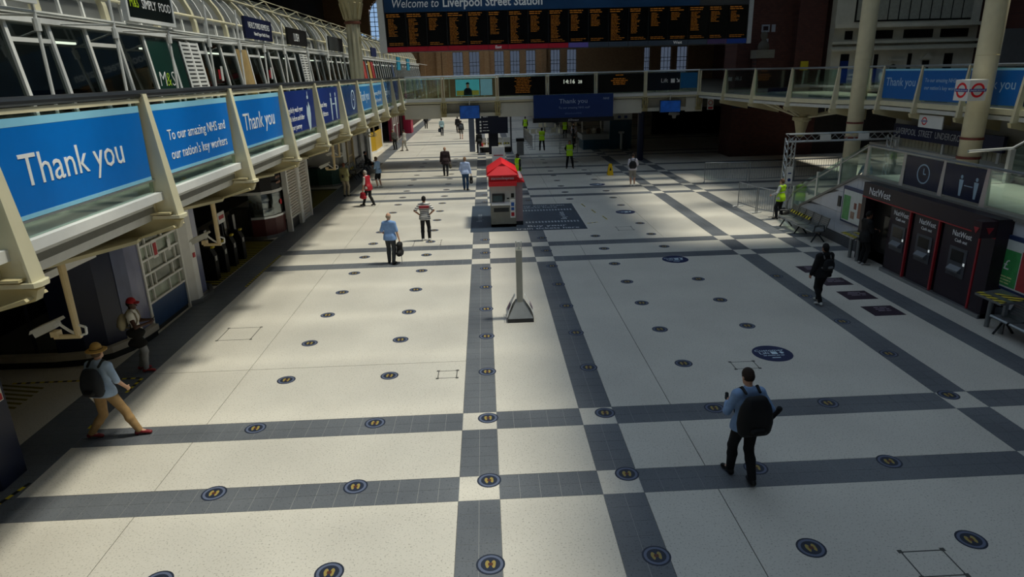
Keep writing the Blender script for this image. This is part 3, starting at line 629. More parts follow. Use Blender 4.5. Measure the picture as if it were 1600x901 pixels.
# banner and small screens below the bridge
t = thing('hanging_banner', 'large navy Thank you banner box hanging below the footbridge', 'banner', (5.75, YB-.4, 2.72))
MB().box(3.2, 8.32, YB-.5, YB-.12, 2.98, 4.42).build('panel', mat('#173674', 0.4, 0, 0.04, 1.5), t)
MB().box(3.15, 8.37, YB-.55, YB-.1, 2.72, 2.99).build('base_case', mat('#0b0e18', 0.4), t)
text('Thank you', .40, mat('#aebfdc', 0.5, 0, 0), t, (5.75, YB-.505, 3.88), 'S', sx=1.08)
text('To our amazing NHS staff', .19, mat('#8fa4cc', 0.5, 0, 0), t, (5.8, YB-.505, 3.55), 'S'); text('#thankyouNHS', .17, mat('#5f78ac', 0.5, 0, 0), t, (5.75, YB-.505, 3.2), 'S')
text('NHS', .2, mat('#aebfdc', 0.5, 0, 0), t, (7.85, YB-.505, 4.06), 'S', shear=.2); text('JCDecaux', .17, LETW, t, (5.75, YB-.555, 2.79), 'S', shear=.1)
for a, b_, z0, z1, lb in ((-1.55, -.26, 3.08, 3.92, 'blue hanging video screen under the left part of footbridge'), (11.4, 12.75, 3.12, 3.88, 'blue hanging video screen under the lift end of footbridge')):
    t = thing('video_screen', lb, 'screen', ((a+b_)/2, YB-.3, z0)); MB().box(a, b_, YB-.36, YB-.2, z0, z1).build('case', DKMET, t)
    MB().box(a+.03, b_-.03, YB-.37, YB-.36, z0+.03, z1-.03).build('panel', mat('#1d4e9c', 0.3, 0, 0.5, 2.2, .15), t); MB().tube([((a+b_)/2, YB-.28, z1), ((a+b_)/2, YB-.28, 4.22)], .03, 6).box((a+b_)/2-.05, (a+b_)/2+.05, YB-.3, YB-.08, 4.2, 4.26).build('hanger', OFFW, t)
MB().prism([(10.42+.22*math.cos(math.pi/8+math.pi/4*i), YB+.6+.22*math.sin(math.pi/8+math.pi/4*i)) for i in range(8)], 0, 4.0).single('bridge_column', NAVY, 'slim dark navy column standing under the footbridge', 'column')
t = thing('no_entry_notice', 'small white notice with red prohibition ring under right bridge end', 'notice', (14.6, 43.1, 3.3))
MB().box(14.35, 14.75, 43.2, 43.22, 3.25, 3.95).build('plate', OFFW, t)
rg = MB(); rg.lathe([(.15, 0), (.15, .006), (.11, .006), (.11, 0)], (0, 0, 0), 20)
rg.V = [(14.55+x, 43.19-z, 3.68+y) for x, y, z in rg.V]; rg.build('red_ring', RED, t); MB().box(14.4, 14.7, 43.18, 43.2, 3.3, 3.42).build('red_bar', RED, t)
t = thing('direction_sign', 'two small navy direction plates under the right bridge end', 'sign', (16.6, 43, 3.3)); MB().box(15.9, 16.5, 43, 43.05, 3.3, 3.85).box(16.62, 17.5, 43, 43.05, 3.3, 3.85).build('plates', NAVY, t); bars('S', (17.05, 43, 3.65), .7, 1, .14, LETW, t); MB().box(16.15, 16.2, 43.0, 43.04, 3.85, 4.0).box(17.0, 17.05, 43.0, 43.04, 3.85, 4.0).build('hanger', OFFW, t)

# ---------------------------------------------------------------- departure board
BY = 36.0
db = thing('departure_board', 'huge black departure board with amber columns and red and grey footer', 'board', (4.4, BY+.3, 6.97))
L0, L1 = -5.16, 14.02; S0 = L0+.36; SW = (L1-.25-S0)/18
MB().box(L0, L1, BY+.02, BY+.9, 6.98, 11.2).build('casing', mat('#3b3d40', 0.5), db)
MB().hexa([(L0, BY-.05, 6.95), (S0, BY-.05, 6.95), (S0, BY+.95, 6.95), (L0, BY+.95, 6.95), (L0, BY-.05, 11.2), (S0-.1, BY-.05, 11.2), (S0-.1, BY+.95, 11.2), (L0, BY+.95, 11.2)]).build('side_frame', OFFW, db)
MB().box(L1-.22, L1, BY-.05, BY+.95, 6.98, 11.2).build('side_frame', mat('#a3a8ac', 0.5), db)
hd = MB().box(S0, 11.2, BY-.06, BY+.02, 8.86, 11.0).build('header', mat('#1d4167', 0.35, 0, 0.25, .5), db)
text('Welcome to', .58, LETW, db, (-4.45, BY-.07, 9.08), 'S', 'LEFT', shear=.2, sx=.8); text('Liverpool Street Station', 0.6, LETW, db, (-1.88, BY-.07, 9.08), 'S', 'LEFT', sx=.87, bold=.012)
NL = [13, 18, 9, 17, 14, 13, 18, 12, 17, 12, 9, 17, 15, 10, 6, 14, 8, 8]
FT = ['#b11f33']*9 + ['#6a5fae'] + ['#3b4654']*6 + ['#4b3d66', '#1f3f8f']
for i in range(18):
    a = S0+SW*i; s_ = MB().box(a+.015, a+SW-.015, BY-.03, BY+.02, 7.24, 8.85).build('screen', SCREEN, db)
    bars('S', (a+SW*.42, BY-.03, 8.78), SW*.7, 2, .092, AMBER, s_, 'amber_heading', .3, 'L', .45)
    bars('S', (a+SW*.36, BY-.03, 8.56), SW*.46, NL[i], .066, AMBER, s_, 'amber_text', .45, 'L', .32)
    bars('S', (a+SW*.5, BY-.03, 7.42), SW*.75, 2, .08, AMBER, s_, 'amber_footer', .4, 'L', .3)
    MB().box(a+.008, a+SW-.008, BY-.07, BY+.02, 7.0, 7.23).build('footer_tile', mat(FT[i], 0.4, 0, 0.03), db)
text('East', .2, LETW, db, (S0+SW*5.5, BY-.075, 7.05), 'S', bold=.004); text('West', .2, LETW, db, (S0+SW*14.5, BY-.075, 7.05), 'S', bold=.004)
for x in (-3, 4.4, 12): MB().cyl((x, BY+.45, 11.1), (x, BY+.45, 17), .09, .09, 8).build('suspension_rod', DKMET, db)

# ---------------------------------------------------------------- ground level shops on the left
MB().box(-12.4, -12.2, -6, 96, 0, 4.0).struct('wall_left_shops', mat('#26282c', 0.8, 0, 0.25, 0.7))
t = thing('navy_pillar', 'broad dark navy pillar with small notices beside the shop window', 'pillar', (-8.35, 9.45, 0))
MB().prism([(-8.35+.85*math.cos(math.pi/8+math.pi/4*i), 9.2+.72*math.sin(math.pi/8+math.pi/4*i)) for i in range(8)], 0, 3.95).build('shaft', mat('#16203c', 0.35, 0, 0.08, 1.5), t)
MB().box(-7.575, -7.555, 9.25, 9.45, 1.72, 2.1).build('yellow_notice', mat('#23284a', 0.5), t); MB().box(-7.558, -7.55, 9.28, 9.42, 1.9, 2.06).build('printed_block', YEL, t)
MB().box(-7.575, -7.555, 9.26, 9.42, 1.3, 1.6).build('white_notice', OFFW, t); MB().box(-7.558, -7.55, 9.28, 9.40, 1.32, 1.42).build('red_block', RED, t)
# corner shop window
cs = thing('corner_shop', 'dark curved navy shop window corner with pale plinth', 'shop', (-9.5, 14.5, 0))
path = [(-12.2, 13.72), (-10.6, 13.70), (-9.5, 13.68), (-8.95, 13.76), (-8.62, 14.0), (-8.42, 14.4), (-8.33, 14.9), (-8.30, 15.3)]
MB().sweep(path, 0, .16, .30).build('kick_base', DKMET, cs); MB().sweep(path, .16, .30, .40).build('plinth', mat('#b7b0a4', 0.5), cs)
MB().sweep(path[:3], .30, 2.5, .04).build('window_glass', glass('#3a4046', .8), cs)
MB().sweep(path[2:6], .30, 3.98, .10).build('navy_wall', mat('#151d3b', 0.3, 0, 0.12, 1.2), cs); MB().sweep([(-8.42, 14.38), (-8.38, 14.6), (-8.35, 14.8)], .5, 3.98, .115).build('pale_reflection', mat('#4d5576', 0.35, 0, 0.15, 2), cs)  # pale strip paints in a reflection on the navy wall
MB().sweep([(-8.36, 14.78), (-8.32, 15.05), (-8.30, 15.3)], .3, 3.98, .10).build('side_glass_panel', mat('#707494', 0.15, 0, 0.2, 1.5), cs)
MB().box(-12.2, -9.4, 13.6, 13.8, 2.5, 3.98).build('fascia', mat('#171a26', 0.4), cs); MB().box(-10.0, -9.93, 13.66, 13.74, .3, 2.5).build('window_mullion', mat('#1d2130', 0.4), cs)
MB().box(-12.2, -8.4, 17.3, 17.4, 0, 3.98).build('rear_wall', mat('#1b1e28', 0.8), cs)
dp = MB(); dp.box(-11.6, -9.8, 16.2, 16.3, .9, 2.3); dp.build('backdrop_panel', mat('#1c2238', 0.5), cs)
fr = MB()
for a, b_, c, d in ((-11.0, -9.9, 2.0, 2.06), (-11.0, -9.9, 1.2, 1.26), (-11.0, -10.94, 1.2, 2.06), (-9.96, -9.9, 1.2, 2.06)): fr.box(a, b_, 16.15, 16.2, c, d)
fr.build('backdrop_moulding', mat('#2c3552', 0.5), cs)
MB().prism([(9.6, 2.42), (13.7, 2.42), (13.7, 2.56), (9.6, 2.56)], -8.35, -8.25, 'x').single('canopy_beam', WHITE, 'thin white beam running from navy pillar to the corner shop', 'beam')
pt = thing('planter', 'tapered woven planter standing inside the dark corner shop window', 'planter', (-9.5, 14.5, 0.3))
MB().lathe([(0, 0), (.28, 0), (.36, .35), (.44, .78), (.40, .78), (.33, .2), (0, .2)], (-9.5, 14.5, .3), 18).build('pot', mat('#8a7a60', 0.8, 0, 0.2, 12), pt); MB().lathe([(.39, 0), (0, .04)], (-9.5, 14.5, .98), 16).build('soil', mat('#3a2a20', 0.9), pt)
# grid window shop
gs = thing('grid_window', 'white framed multi pane shop window above a blue base panel', 'window', (-8.28, 16.3, 0))
MB().box(-8.4, -8.26, 15.35, 17.35, .12, .72).build('base_panel', mat('#17406f', 0.4, 0, 0.06), gs); MB().box(-8.4, -8.28, 15.35, 17.35, 0, .12).build('kick_base', DKMET, gs)
MB().box(-8.36, -8.22, 15.30, 15.38, 0, 3.98).box(-8.36, -8.22, 17.32, 17.40, 0, 3.98).build('jamb', WHITE, gs)
for j in range(8):
    z = .74+j*.35; MB().box(-8.34, -8.24, 15.38, 17.32, z, z+.05).build('glazing_bar', WHITE, gs)
    off = 0 if j % 2 else .33
    for y in (15.38+.32+off*.0, 15.9+off, 16.85) if j % 2 else (15.7, 16.55, 17.1): MB().box(-8.33, -8.25, y-.02, y+.02, z+.05, z+.35).build('glazing_bar', WHITE, gs)
    MB().box(-8.31, -8.30, 15.38, 17.32, z+.05, z+.35).build('pane', mat(['#9aa596', '#6d7268', '#8a8f84'][j % 3], 0.15, 0, 0.25, 2.5), gs)
MB().box(-8.25, -8.235, 15.95, 16.2, 1.75, 2.2).box(-8.236, -8.23, 16.0, 16.15, 1.8, 2.1).single('red_poster', [WHITE], 'white edged poster taped on the multi pane window', 'poster'); MB().box(-8.233, -8.222, 16.0, 16.15, 1.82, 2.12).single('red_sheet', RED, 'small red printed sheet on the multi pane window', 'poster')
MB().box(-8.25, -8.235, 16.75, 16.9, 1.75, 2.05).single('paper_sheet', WHITE, 'small plain paper sheet on the multi pane window', 'notice')
wp = thing('end_pillar', 'white rounded end pillar with grey glass panel beside black gates', 'pillar', (-8.3, 18, 0))
MB().sweep([(-8.28, 17.42), (-8.12, 17.6), (-8.12, 17.85), (-8.2, 18.0)], .14, 3.98, .10).build('white_casing', WHITE, wp); MB().sweep([(-8.28, 17.42), (-8.05, 17.65), (-8.05, 18.4), (-8.3, 18.9), (-8.8, 19.2)], 0, .14, .12).build('base', STEEL, wp)
MB().sweep([(-8.2, 18.0), (-8.22, 18.4), (-8.4, 18.75), (-8.8, 19.05)], .14, 3.98, .08).build('glass_panel', mat('#6b7090', 0.15, 0, 0.2, 1.5), wp)
MB().box(-8.10, -8.05, 17.66, 17.78, 1.3, 1.42).build('red_call_point', RED, wp)
# hatched floor areas
def hatch(x0, x1, y0, y1, n, label, col):
    b = MB(); d = (y1-y0)/n
    for i in range(n): b.hexa([(x0, y0+i*d, .001), (x1, y0+i*d-.25, .001), (x1, y0+i*d+d*.42-.25, .001), (x0, y0+i*d+d*.42, .001), (x0, y0+i*d, .003), (x1, y0+i*d-.25, .003), (x1, y0+i*d+d*.42-.25, .003), (x0, y0+i*d+d*.42, .003)])
    t = thing('hatched_marking', label, 'floor marking', ((x0+x1)/2, (y0+y1)/2, 0)); b.build('stripes', col, t, stuff=True); return t
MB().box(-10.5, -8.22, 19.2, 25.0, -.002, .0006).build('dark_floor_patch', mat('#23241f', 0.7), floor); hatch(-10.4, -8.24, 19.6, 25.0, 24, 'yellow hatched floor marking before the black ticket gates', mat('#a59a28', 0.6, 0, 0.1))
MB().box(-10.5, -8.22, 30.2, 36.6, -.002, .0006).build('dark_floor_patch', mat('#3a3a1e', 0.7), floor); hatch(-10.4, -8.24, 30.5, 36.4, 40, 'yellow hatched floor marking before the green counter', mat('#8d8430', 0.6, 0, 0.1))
hatch(-10.3, -9.2, 11.9, 12.9, 6, 'small yellow hatched marking beside the navy pillar', mat('#7d7528', 0.6, 0, 0.1))
def tape(x0, y0, x1, y1, label):
    dx, dy = x1-x0, y1-y0; l = math.hypot(dx, dy); n = max(3, int(l/.09)); px, py = -dy/l*.03, dx/l*.03
    b = MB()
    for i in range(n):
        a, c = i/n, (i+1)/n; q = [(x0+dx*a-px, y0+dy*a-py), (x0+dx*c-px, y0+dy*c-py), (x0+dx*c+px, y0+dy*c+py), (x0+dx*a+px, y0+dy*a+py)]
        b.hexa([(*p, .0008) for p in q]+[(*p, .0028) for p in q], i % 2)
    b.single('hazard_tape', [YEL, BLACK], label, 'tape')
tape(-7.42, 8.5, -7.28, 9.1, 'black and yellow tape strip on floor below the navy pillar'); tape(-7.35, 12.15, -7.35, 12.8, 'short hazard tape strip on border behind the man in straw hat')
tape(-10.0, 12.8, -7.4, 12.82, 'long hazard tape strip across the floor before corner shop'); tape(-7.3, 10.75, -7.3, 11.1, 'tiny hazard tape strip beside the straw hat man rear shoe')
tape(-7.3, 19.0, -7.3, 22.6, 'long hazard tape strip along border beside black gates')
# ticket gates
for i, (x, y) in enumerate(((-8.75, 19.9), (-8.75, 20.7), (-8.75, 21.5), (-8.75, 22.3))):
    t = thing('ticket_gate', 'tall black ticket gate cabinet in a row inside the alcove', 'gate', (x, y, 0), 'black gates in the alcove')
    MB().prism([(x-.7, 0), (x+.35, 0), (x+.35, .75), (x+.25, 1.0), (x-.6, 1.05), (x-.7, .9)], y-.13, y+.13, 'y').build('cabinet', BLACK, t); MB().box(x-.1, x+.05, y+.13, y+.33, .3, 1.5).build('paddle', mat('#20242a', 0.2), t)
    MB().box(x+.26, x+.33, y-.08, y+.08, 1.0, 1.06).build('reader', YEL, t); MB().box(x+.345, x+.355, y-.06, y+.06, .6, .75).build('light', OFFW, t)
t = thing('stand_sign', 'small white sign with red letters standing among black gates', 'sign', (-8.6, 21.2, 0)); MB().cyl((-8.6, 21.2, 0), (-8.6, 21.2, 1.5), .025).build('pole', DKMET, t); MB().box(-8.62, -8.58, 20.95, 21.5, 1.5, 1.85).build('plate', WHITE, t); bars('E', (-8.578, 21.22, 1.75), .42, 1, .3, RED, t)
# food kiosk with rounded end
fk = thing('food_kiosk', 'black and maroon food kiosk with rounded glass counter end', 'kiosk', (-8.9, 25.6, 0))
arc = [(-9.6, 25.0), (-9.0, 25.0), (-8.55, 25.12), (-8.25, 25.45), (-8.12, 25.9), (-8.12, 26.2)]
MB().sweep(arc, 0, .12, .12).build('base_trim', STEEL, fk); MB().sweep(arc[1:], .12, .78, .08).build('maroon_panel', mat('#5a2326', 0.4, 0, 0.08), fk); MB().sweep(arc[1:], .78, .86, .14).build('counter_trim', ALU, fk); MB().sweep(arc[1:], .86, 1.72, .03).build('curved_glass', glass('#b9c4c2', .8), fk)
MB().sweep(arc, 1.72, 1.82, .12).build('canopy_trim', WHITE, fk); s_ = MB().sweep(arc, 1.82, 2.6, .08).build('fascia', mat('#151214', 0.4), fk); bars('E', (-8.05, 25.8, 2.32), .6, 2, .2, mat('#8f6a5a', 0.5, 0, 0), fk, 'fascia_lettering', .2)
MB().box(-9.9, -9.2, 25.3, 26.0, .0, 1.1).build('fridge', mat('#4a4845', 0.4, 0, 0.1), fk); MB().box(-9.2, -8.5, 25.6, 26.1, .86, 1.0).build('work_top', STEEL, fk)
for i in range(6): MB().cyl((-9.1+i*.12, 25.85, 1.0), (-9.1+i*.12, 25.85, 1.0+random.uniform(.2, .35)), .04).build('bottle', mat(random.choice(['#c8c0b0', '#8a5a3a', '#d8d8d8', '#3a5a4a']), 0.3), fk)
t = thing('round_badge', 'round red badge on the kiosk counter glass', 'badge', (-8.1, 25.95, 1.2)); MB().cyl((-8.10, 25.95, 1.3), (-8.085, 25.95, 1.3), .11, .11, 16).build('disc', BRIGHTRED, t)
# roller shutters
for i, (y0, y1) in enumerate(((26.3, 27.85), (28.05, 29.5))):
    t = thing('roller_shutter', ['pale corrugated roller shutter beside the food kiosk', 'pale corrugated roller shutter with handle beside the open alcove'][i], 'shutter', (-7.95, (y0+y1)/2, 0))
    b = MB(); n = 30; z0 = .55 if i == 0 else .1
    for k in range(n): za = z0+(3.9-z0)*k/n; zb = z0+(3.9-z0)*(k+1)/n; b.prism([(-7.99, za), (-7.93, za+(zb-za)*.15), (-7.93, za+(zb-za)*.75), (-7.99, zb)], y0+.1, y1-.02, 'y')
    b.build('slats', mat('#c4bfb8', 0.5, 0, 0.06), t, stuff=True); MB().box(-8.05, -7.86, y0-.06, y0+.1, 0, 3.95).build('guide_rail', WHITE, t); MB().box(-8.05, -7.86, y1-.04, y1+.1, 0, 3.95).build('guide_rail', WHITE, t)
    MB().box(-8.04, -7.9, y0+.1, y1-.02, z0-.08, z0).build('bottom_bar', OFFW, t); MB().box(-7.87, -7.84, y0-.02, y0+.04, .9, 1.5).build('handle', ALU, t)
MB().box(-8.1, -8.0, 26.3, 27.9, 0, .5).single('stall_riser', mat('#35363a', 0.5), 'dark low panel under the roller shutter next to food kiosk', 'panel')
# second alcove: gates and green counter
for i in range(3):
    x, y = -8.9, 30.6+i*.8; t = thing('ticket_gate', 'black ticket gate cabinet past the roller shutters', 'gate', (x, y, 0), 'black gates past the shutters')
    MB().prism([(x-.7, 0), (x+.35, 0), (x+.35, .75), (x+.25, 1.0), (x-.6, 1.05), (x-.7, .9)], y-.13, y+.13, 'y').build('cabinet', BLACK, t); MB().box(x-.1, x+.05, y+.13, y+.33, .3, 1.5).build('paddle', mat('#20242a', 0.2), t)
gc = thing('green_counter', 'rounded dark green counter with white panel stand above it', 'counter', (-9.0, 38.2, 0))
arc = [(-10.2, 37.4), (-9.4, 37.35), (-8.7, 37.5), (-8.3, 37.9), (-8.15, 38.5), (-8.15, 39.2)]
MB().sweep(arc, .1, 1.05, .08).build('green_panel', mat('#1f4a40', 0.4, 0, 0.08), gc); MB().sweep(arc, 0, .1, .14).build('base_trim', STEEL, gc); MB().sweep(arc, 1.05, 1.12, .3).build('counter_top', DKMET, gc)
MB().hexa([(-10.2, 38.0, 1.1), (-8.4, 38.2, 1.1), (-8.4, 38.3, 1.1), (-10.2, 38.1, 1.1), (-9.3, 38.0, 2.9), (-8.4, 38.2, 2.9), (-8.4, 38.3, 2.9), (-9.3, 38.1, 2.9)]).build('slanted_white_panel', WHITE, gc); MB().box(-8.4, -8.1, 38.25, 39.2, 1.1, 3.2).build('white_pier', OFFW, gc)
df = thing('timber_frame', 'tan framed doorway beside the dark blue doors', 'doorway', (-8.3, 41, 0))
MB().box(-8.4, -8.2, 40.2, 40.35, 0, 3.2).box(-8.4, -8.2, 42.0, 42.15, 0, 3.2).box(-8.4, -8.2, 40.2, 42.15, 3.1, 3.25).box(-8.4, -8.3, 40.3, 42.0, 1.2, 1.3).build('frame', mat('#c7b48a', 0.5), df); MB().box(-8.36, -8.3, 40.35, 42.0, .1, 1.2).box(-8.36, -8.3, 40.35, 42.0, 1.3, 3.1).build('infill', mat('#8d8272', 0.5), df)
for i, y in enumerate((42.4, 45.0)):
    t = thing('blue_door', ['dark blue door next to tan framed doorway', 'dark blue door between pale posts'][i], 'door', (-8.35, y+1.1, 0)); MB().box(-8.42, -8.32, y, y+2.2, 0, 3.2).build('leaf', mat('#101a38', 0.3), t); MB().box(-8.34, -8.2, y+2.2, y+2.4, 0, 3.3).build('pale_post', OFFW, t); MB().box(-8.31, -8.28, y+1.9, y+1.95, .9, 1.4).build('handle', ALU, t)
MB().box(-8.45, -8.15, 47.8, 48.4, 0, 3.9).single('white_pier', WHITE, 'white pier between the blue doors and yellow panels', 'pier')
t = thing('yellow_hoarding', 'rounded yellow panel kiosk far along the left shops', 'kiosk', (-9, 54, 0)); MB().sweep([(-11.5, 52.6), (-10.0, 52.6), (-9.1, 53.2), (-8.8, 54.2), (-8.8, 57.5)], .15, 1.6, .1).build('yellow_panel', mat('#c79d14', 0.4, 0, 0.08), t); MB().sweep([(-11.5, 52.6), (-10.0, 52.6), (-9.1, 53.2), (-8.8, 54.2), (-8.8, 57.5)], 0, .15, .16).build('base', WHITE, t); MB().sweep([(-11.5, 52.6), (-10.0, 52.6), (-9.1, 53.2), (-8.8, 54.2), (-8.8, 57.5)], 2.5, 3.6, .1).build('fascia', mat('#1a2440', 0.4), t); MB().box(-8.9, -8.7, 57.4, 57.7, 0, 3.6).build('end_post', WHITE, t)
for y in (59.0, 61.5): 
    b = MB(); b.tube([(-7.9, y, 0), (-7.9, y, 3.9)], .05, 6); b.tube([(-7.9, y, 1.7), (-7.9, y+1.2, 1.7), (-7.9, y+1.2, 3.9)], .05, 6); b.single('pale_frame', OFFW, ['thin pale pole frame past the yellow panel kiosk', 'thin pale pole frame before the pink shopfront'][int(y > 60)], 'frame')
t = thing('pink_shopfront', 'far shopfront with deep pink panels and dark sign band', 'shop', (-8.6, 70, 0)); MB().box(-8.9, -8.6, 63, 69, 0, 2.6).build('pink_wall', mat('#8a2340', 0.5, 0, 0.15), t); MB().box(-8.9, -8.5, 69, 71.5, 0, 2.6).build('doorway', BLACK, t); MB().box(-8.6, -7.7, 71.5, 73.5, 0, 2.5).build('pink_pier', mat('#b01c46', 0.45), t); MB().box(-9, -7.2, 62, 74, 2.6, 3.95).build('sign_band', mat('#3a1a2c', 0.5), t); bars('S', (-8.0, 61.99, 3.5), 1.4, 1, .5, mat('#b8a8b0', 0.5, 0, 0), t); MB().box(-9, -7.1, 61.9, 74, 2.52, 2.6).build('pale_trim', OFFW, t)
MB().box(-9.5, -8.6, 74, 96, 0, 3.0).single('far_hoarding', mat('#4a3a30', 0.7, 0, 0.2), 'brown hoarding at the far left end of concourse', 'hoarding')
# metal bench on the left
def bench_row(name, label, x, y0, n, face, tape_on=()):
    """row of perforated steel seats; face +1 looks to +x, -1 looks to -x"""
    t = thing(name, label, 'bench', (x, y0, 0)); f = face
    prof = [(-.30, .86), (-.24, .62), (-.16, .44), (-.08, .40), (.12, .41), (.24, .42), (.27, .39)]
    for i in range(n):
        ya = y0+i*.56; b = MB()
        for (a, c), (d, e) in zip(prof[:-1], prof[1:]):
            if e > .6 or (c > .6):     # slotted back
                for k in range(4):
                    u0, u1 = k/4+.03, (k+1)/4-.03; P0 = (a+(d-a)*u0, c+(e-c)*u0); P1 = (a+(d-a)*u1, c+(e-c)*u1)
                    b.hexa([(x+f*P0[0], ya, P0[1]), (x+f*P0[0], ya+.5, P0[1]), (x+f*P0[0]+.02, ya+.5, P0[1]), (x+f*P0[0]+.02, ya, P0[1]), (x+f*P1[0], ya, P1[1]), (x+f*P1[0], ya+.5, P1[1]), (x+f*P1[0]+.02, ya+.5, P1[1]), (x+f*P1[0]+.02, ya, P1[1])])
                for yy in (ya, ya+.46): b.hexa([(x+f*a, yy, c), (x+f*a, yy+.05, c), (x+f*a+.02, yy+.05, c), (x+f*a+.02, yy, c), (x+f*d, yy, e), (x+f*d, yy+.05, e), (x+f*d+.02, yy+.05, e), (x+f*d+.02, yy, e)])
            else:
                b.hexa([(x+f*a, ya, c), (x+f*a, ya+.5, c), (x+f*d, ya+.5, e), (x+f*d, ya, e), (x+f*a, ya, c+.02), (x+f*a, ya+.5, c+.02), (x+f*d, ya+.5, e+.02), (x+f*d, ya, e+.02)])
        s_ = b.build('seat', STEEL, t)
        if i in tape_on:
            MB().hexa([(x+f*-.25, ya, .64), (x+f*-.25, ya+.5, .64), (x+f*-.20, ya+.5, .55), (x+f*-.20, ya, .55), (x+f*-.23, ya, .66), (x+f*-.23, ya+.5, .66), (x+f*-.18, ya+.5, .56), (x+f*-.18, ya, .56)]).build('hazard_tape', HAZ, s_)
    MB().box(x-.03, x+.03, y0-.05, y0+n*.56, .32, .38).build('beam', DKMET, t)
    for yy in [y0+.1, y0+n*.56-.2] + ([y0+n*.28] if n > 3 else []):
        b = MB(); b.tube([(x+f*.22, yy, .02), (x+f*.02, yy, .34), (x-f*.24, yy, .02)], .025, 6); b.build('leg', DKMET, t)
    for yy in (y0-.02, y0+n*.56-.04): MB().tube([(x-f*.15, yy, .42), (x-f*.12, yy, .62), (x+f*.2, yy, .62), (x+f*.22, yy, .42)], .016, 6).build('armrest', DKMET, t)
    return t
bench_row('steel_bench', 'steel seat row standing before the dark blue doors', -7.9, 39.4, 4, 1, (1, 2)); bench_row('steel_bench', 'steel seat row beside the green counter', -7.9, 42.4, 4, 1)

# ---------------------------------------------------------------- right side: raised ticket level, stairs, cash machines
XW = 12.0; ZP = 2.42
PANEL = mat('#c2c5cc', 0.4, 0, 0.03)
rw = MB().box(XW+.04, XW+.3, -6, 20.75, 0, ZP-.02).prism([(20.75, 0), (20.75, ZP-.02), (25.9, .08), (25.9, 0)], XW+.04, XW+.3, 'x').struct('wall_ticket_level', mat('#6b6d72', 0.6))
# cladding panels
zs = [.35, 1.05, 1.75, 2.40]
yy = 7.0
while yy < 20.6:
    y1 = min(yy+1.5, 20.75)
    for a, b_ in zip(zs[:-1], zs[1:]): MB().box(XW, XW+.05, yy+.006, y1-.006, a+.006, b_-.006).build('cladding_panel', PANEL, rw)
    yy += 1.5
def zsl(y): return max(.0, ZP-(y-20.75)*(ZP-.08)/5.15)
yy = 20.75
while yy < 25.2:
    y1 = yy+1.1
    for a, b_ in zip(zs[:-1], zs[1:]):
        p = [(yy+.006, a+.006), (y1-.006, a+.006), (y1-.006, min(b_-.006, zsl(y1))), (yy+.006, min(b_-.006, zsl(yy)))]
        if p[2][1] > p[1][1] and p[3][1] > p[0][1]: MB().prism(p, XW, XW+.05, 'x').build('cladding_panel', PANEL, rw)
        elif p[3][1] > p[0][1]+.05: MB().prism([p[0], (p[0][0]+(p[3][1]-p[0][1])*2.1, p[0][1]), p[3]], XW, XW+.05, 'x').build('cladding_panel', PANEL, rw)
    yy = y1
MB().box(XW-.03, XW+.06, -6, 25.0, 0, .33).build('plinth', mat('#4c4f55', 0.5), rw)
MB().box(XW-.06, XW+.32, -6, 20.75, ZP-.05, ZP+.04).build('coping', mat('#7c7a74', 0.6), rw); MB().hexa([(XW-.05, 20.75, ZP-.05), (XW+.3, 20.75, ZP-.05), (XW+.3, 25.95, .05), (XW-.05, 25.95, .05), (XW-.05, 20.75, ZP+.04), (XW+.3, 20.75, ZP+.04), (XW+.3, 25.95, .12), (XW-.05, 25.95, .12)]).build('sloped_coping', mat('#7c7a74', 0.6), rw)
MB().box(XW+.3, 26, -6, 20.75, 0, ZP).struct('floor_ticket_level', mat('#b9b6ae', 0.4, 0, 0.06, 1.0))
MB().box(17.6, 26, 20.75, 30, 0, ZP).box(15.82, 17.6, 20.75, 24, 0, ZP).struct('floor_ticket_level_rear', mat('#b9b6ae', 0.4, 0, 0.06, 1.0))
st = thing('staircase', 'broad stair flight rising from concourse to ticket level behind glass', 'stairs', (15, 23.4, 0))
for i in range(15): MB().box(XW+.31, 15.8, 20.75+i*.34, 20.75+(i+1)*.34, 0 if i > 13 else 0, ZP-(i+1)*.16).build('step', mat('#a7a49c', 0.6), st)
# glass balustrade along the ticket level edge
gb = thing('glass_balustrade', 'steel and glass balustrade along ticket level above cash machines', 'balustrade', (XW+.1, 17, ZP))
PYR = [20.5, 18.62, 16.92, 15.36, 13.8, 12.2, 10.6]
for y in PYR: MB().hexa([(XW+.02, y-.09, ZP), (XW+.14, y-.09, ZP), (XW+.14, y+.09, ZP), (XW+.02, y+.09, ZP), (XW+.05, y-.05, ZP+.97), (XW+.1, y-.05, ZP+.97), (XW+.1, y+.05, ZP+.97), (XW+.05, y+.05, ZP+.97)]).build('post', ALU, gb)
MB().tube([(XW+.08, 8, ZP+.99), (XW+.08, 20.5, ZP+.99), (XW+.08, 25.3, 1.1), (XW+.08, 25.75, .7), (XW+.08, 25.8, .1)], .035, 8).build('handrail', STEEL, gb)
for a, b_ in zip(PYR[1:], PYR[:-1]): MB().box(XW+.07, XW+.09, a+.08, b_-.08, ZP+.1, ZP+.93).build('glass_pane', GLASS, gb)
for a, b_ in ((20.6, 22.0), (22.1, 23.5), (23.6, 25.3)): MB().prism([(a, zsl(a)+.1), (b_, zsl(b_)+.1), (b_, zsl(b_)+.95), (a, zsl(a)+.95)], XW+.07, XW+.09, 'x').build('glass_pane', GLASS, gb)
for y in (22.05, 23.55, 25.3): MB().box(XW+.05, XW+.11, y-.05, y+.05, zsl(y)+.05, zsl(y)+1.0).build('post', ALU, gb)
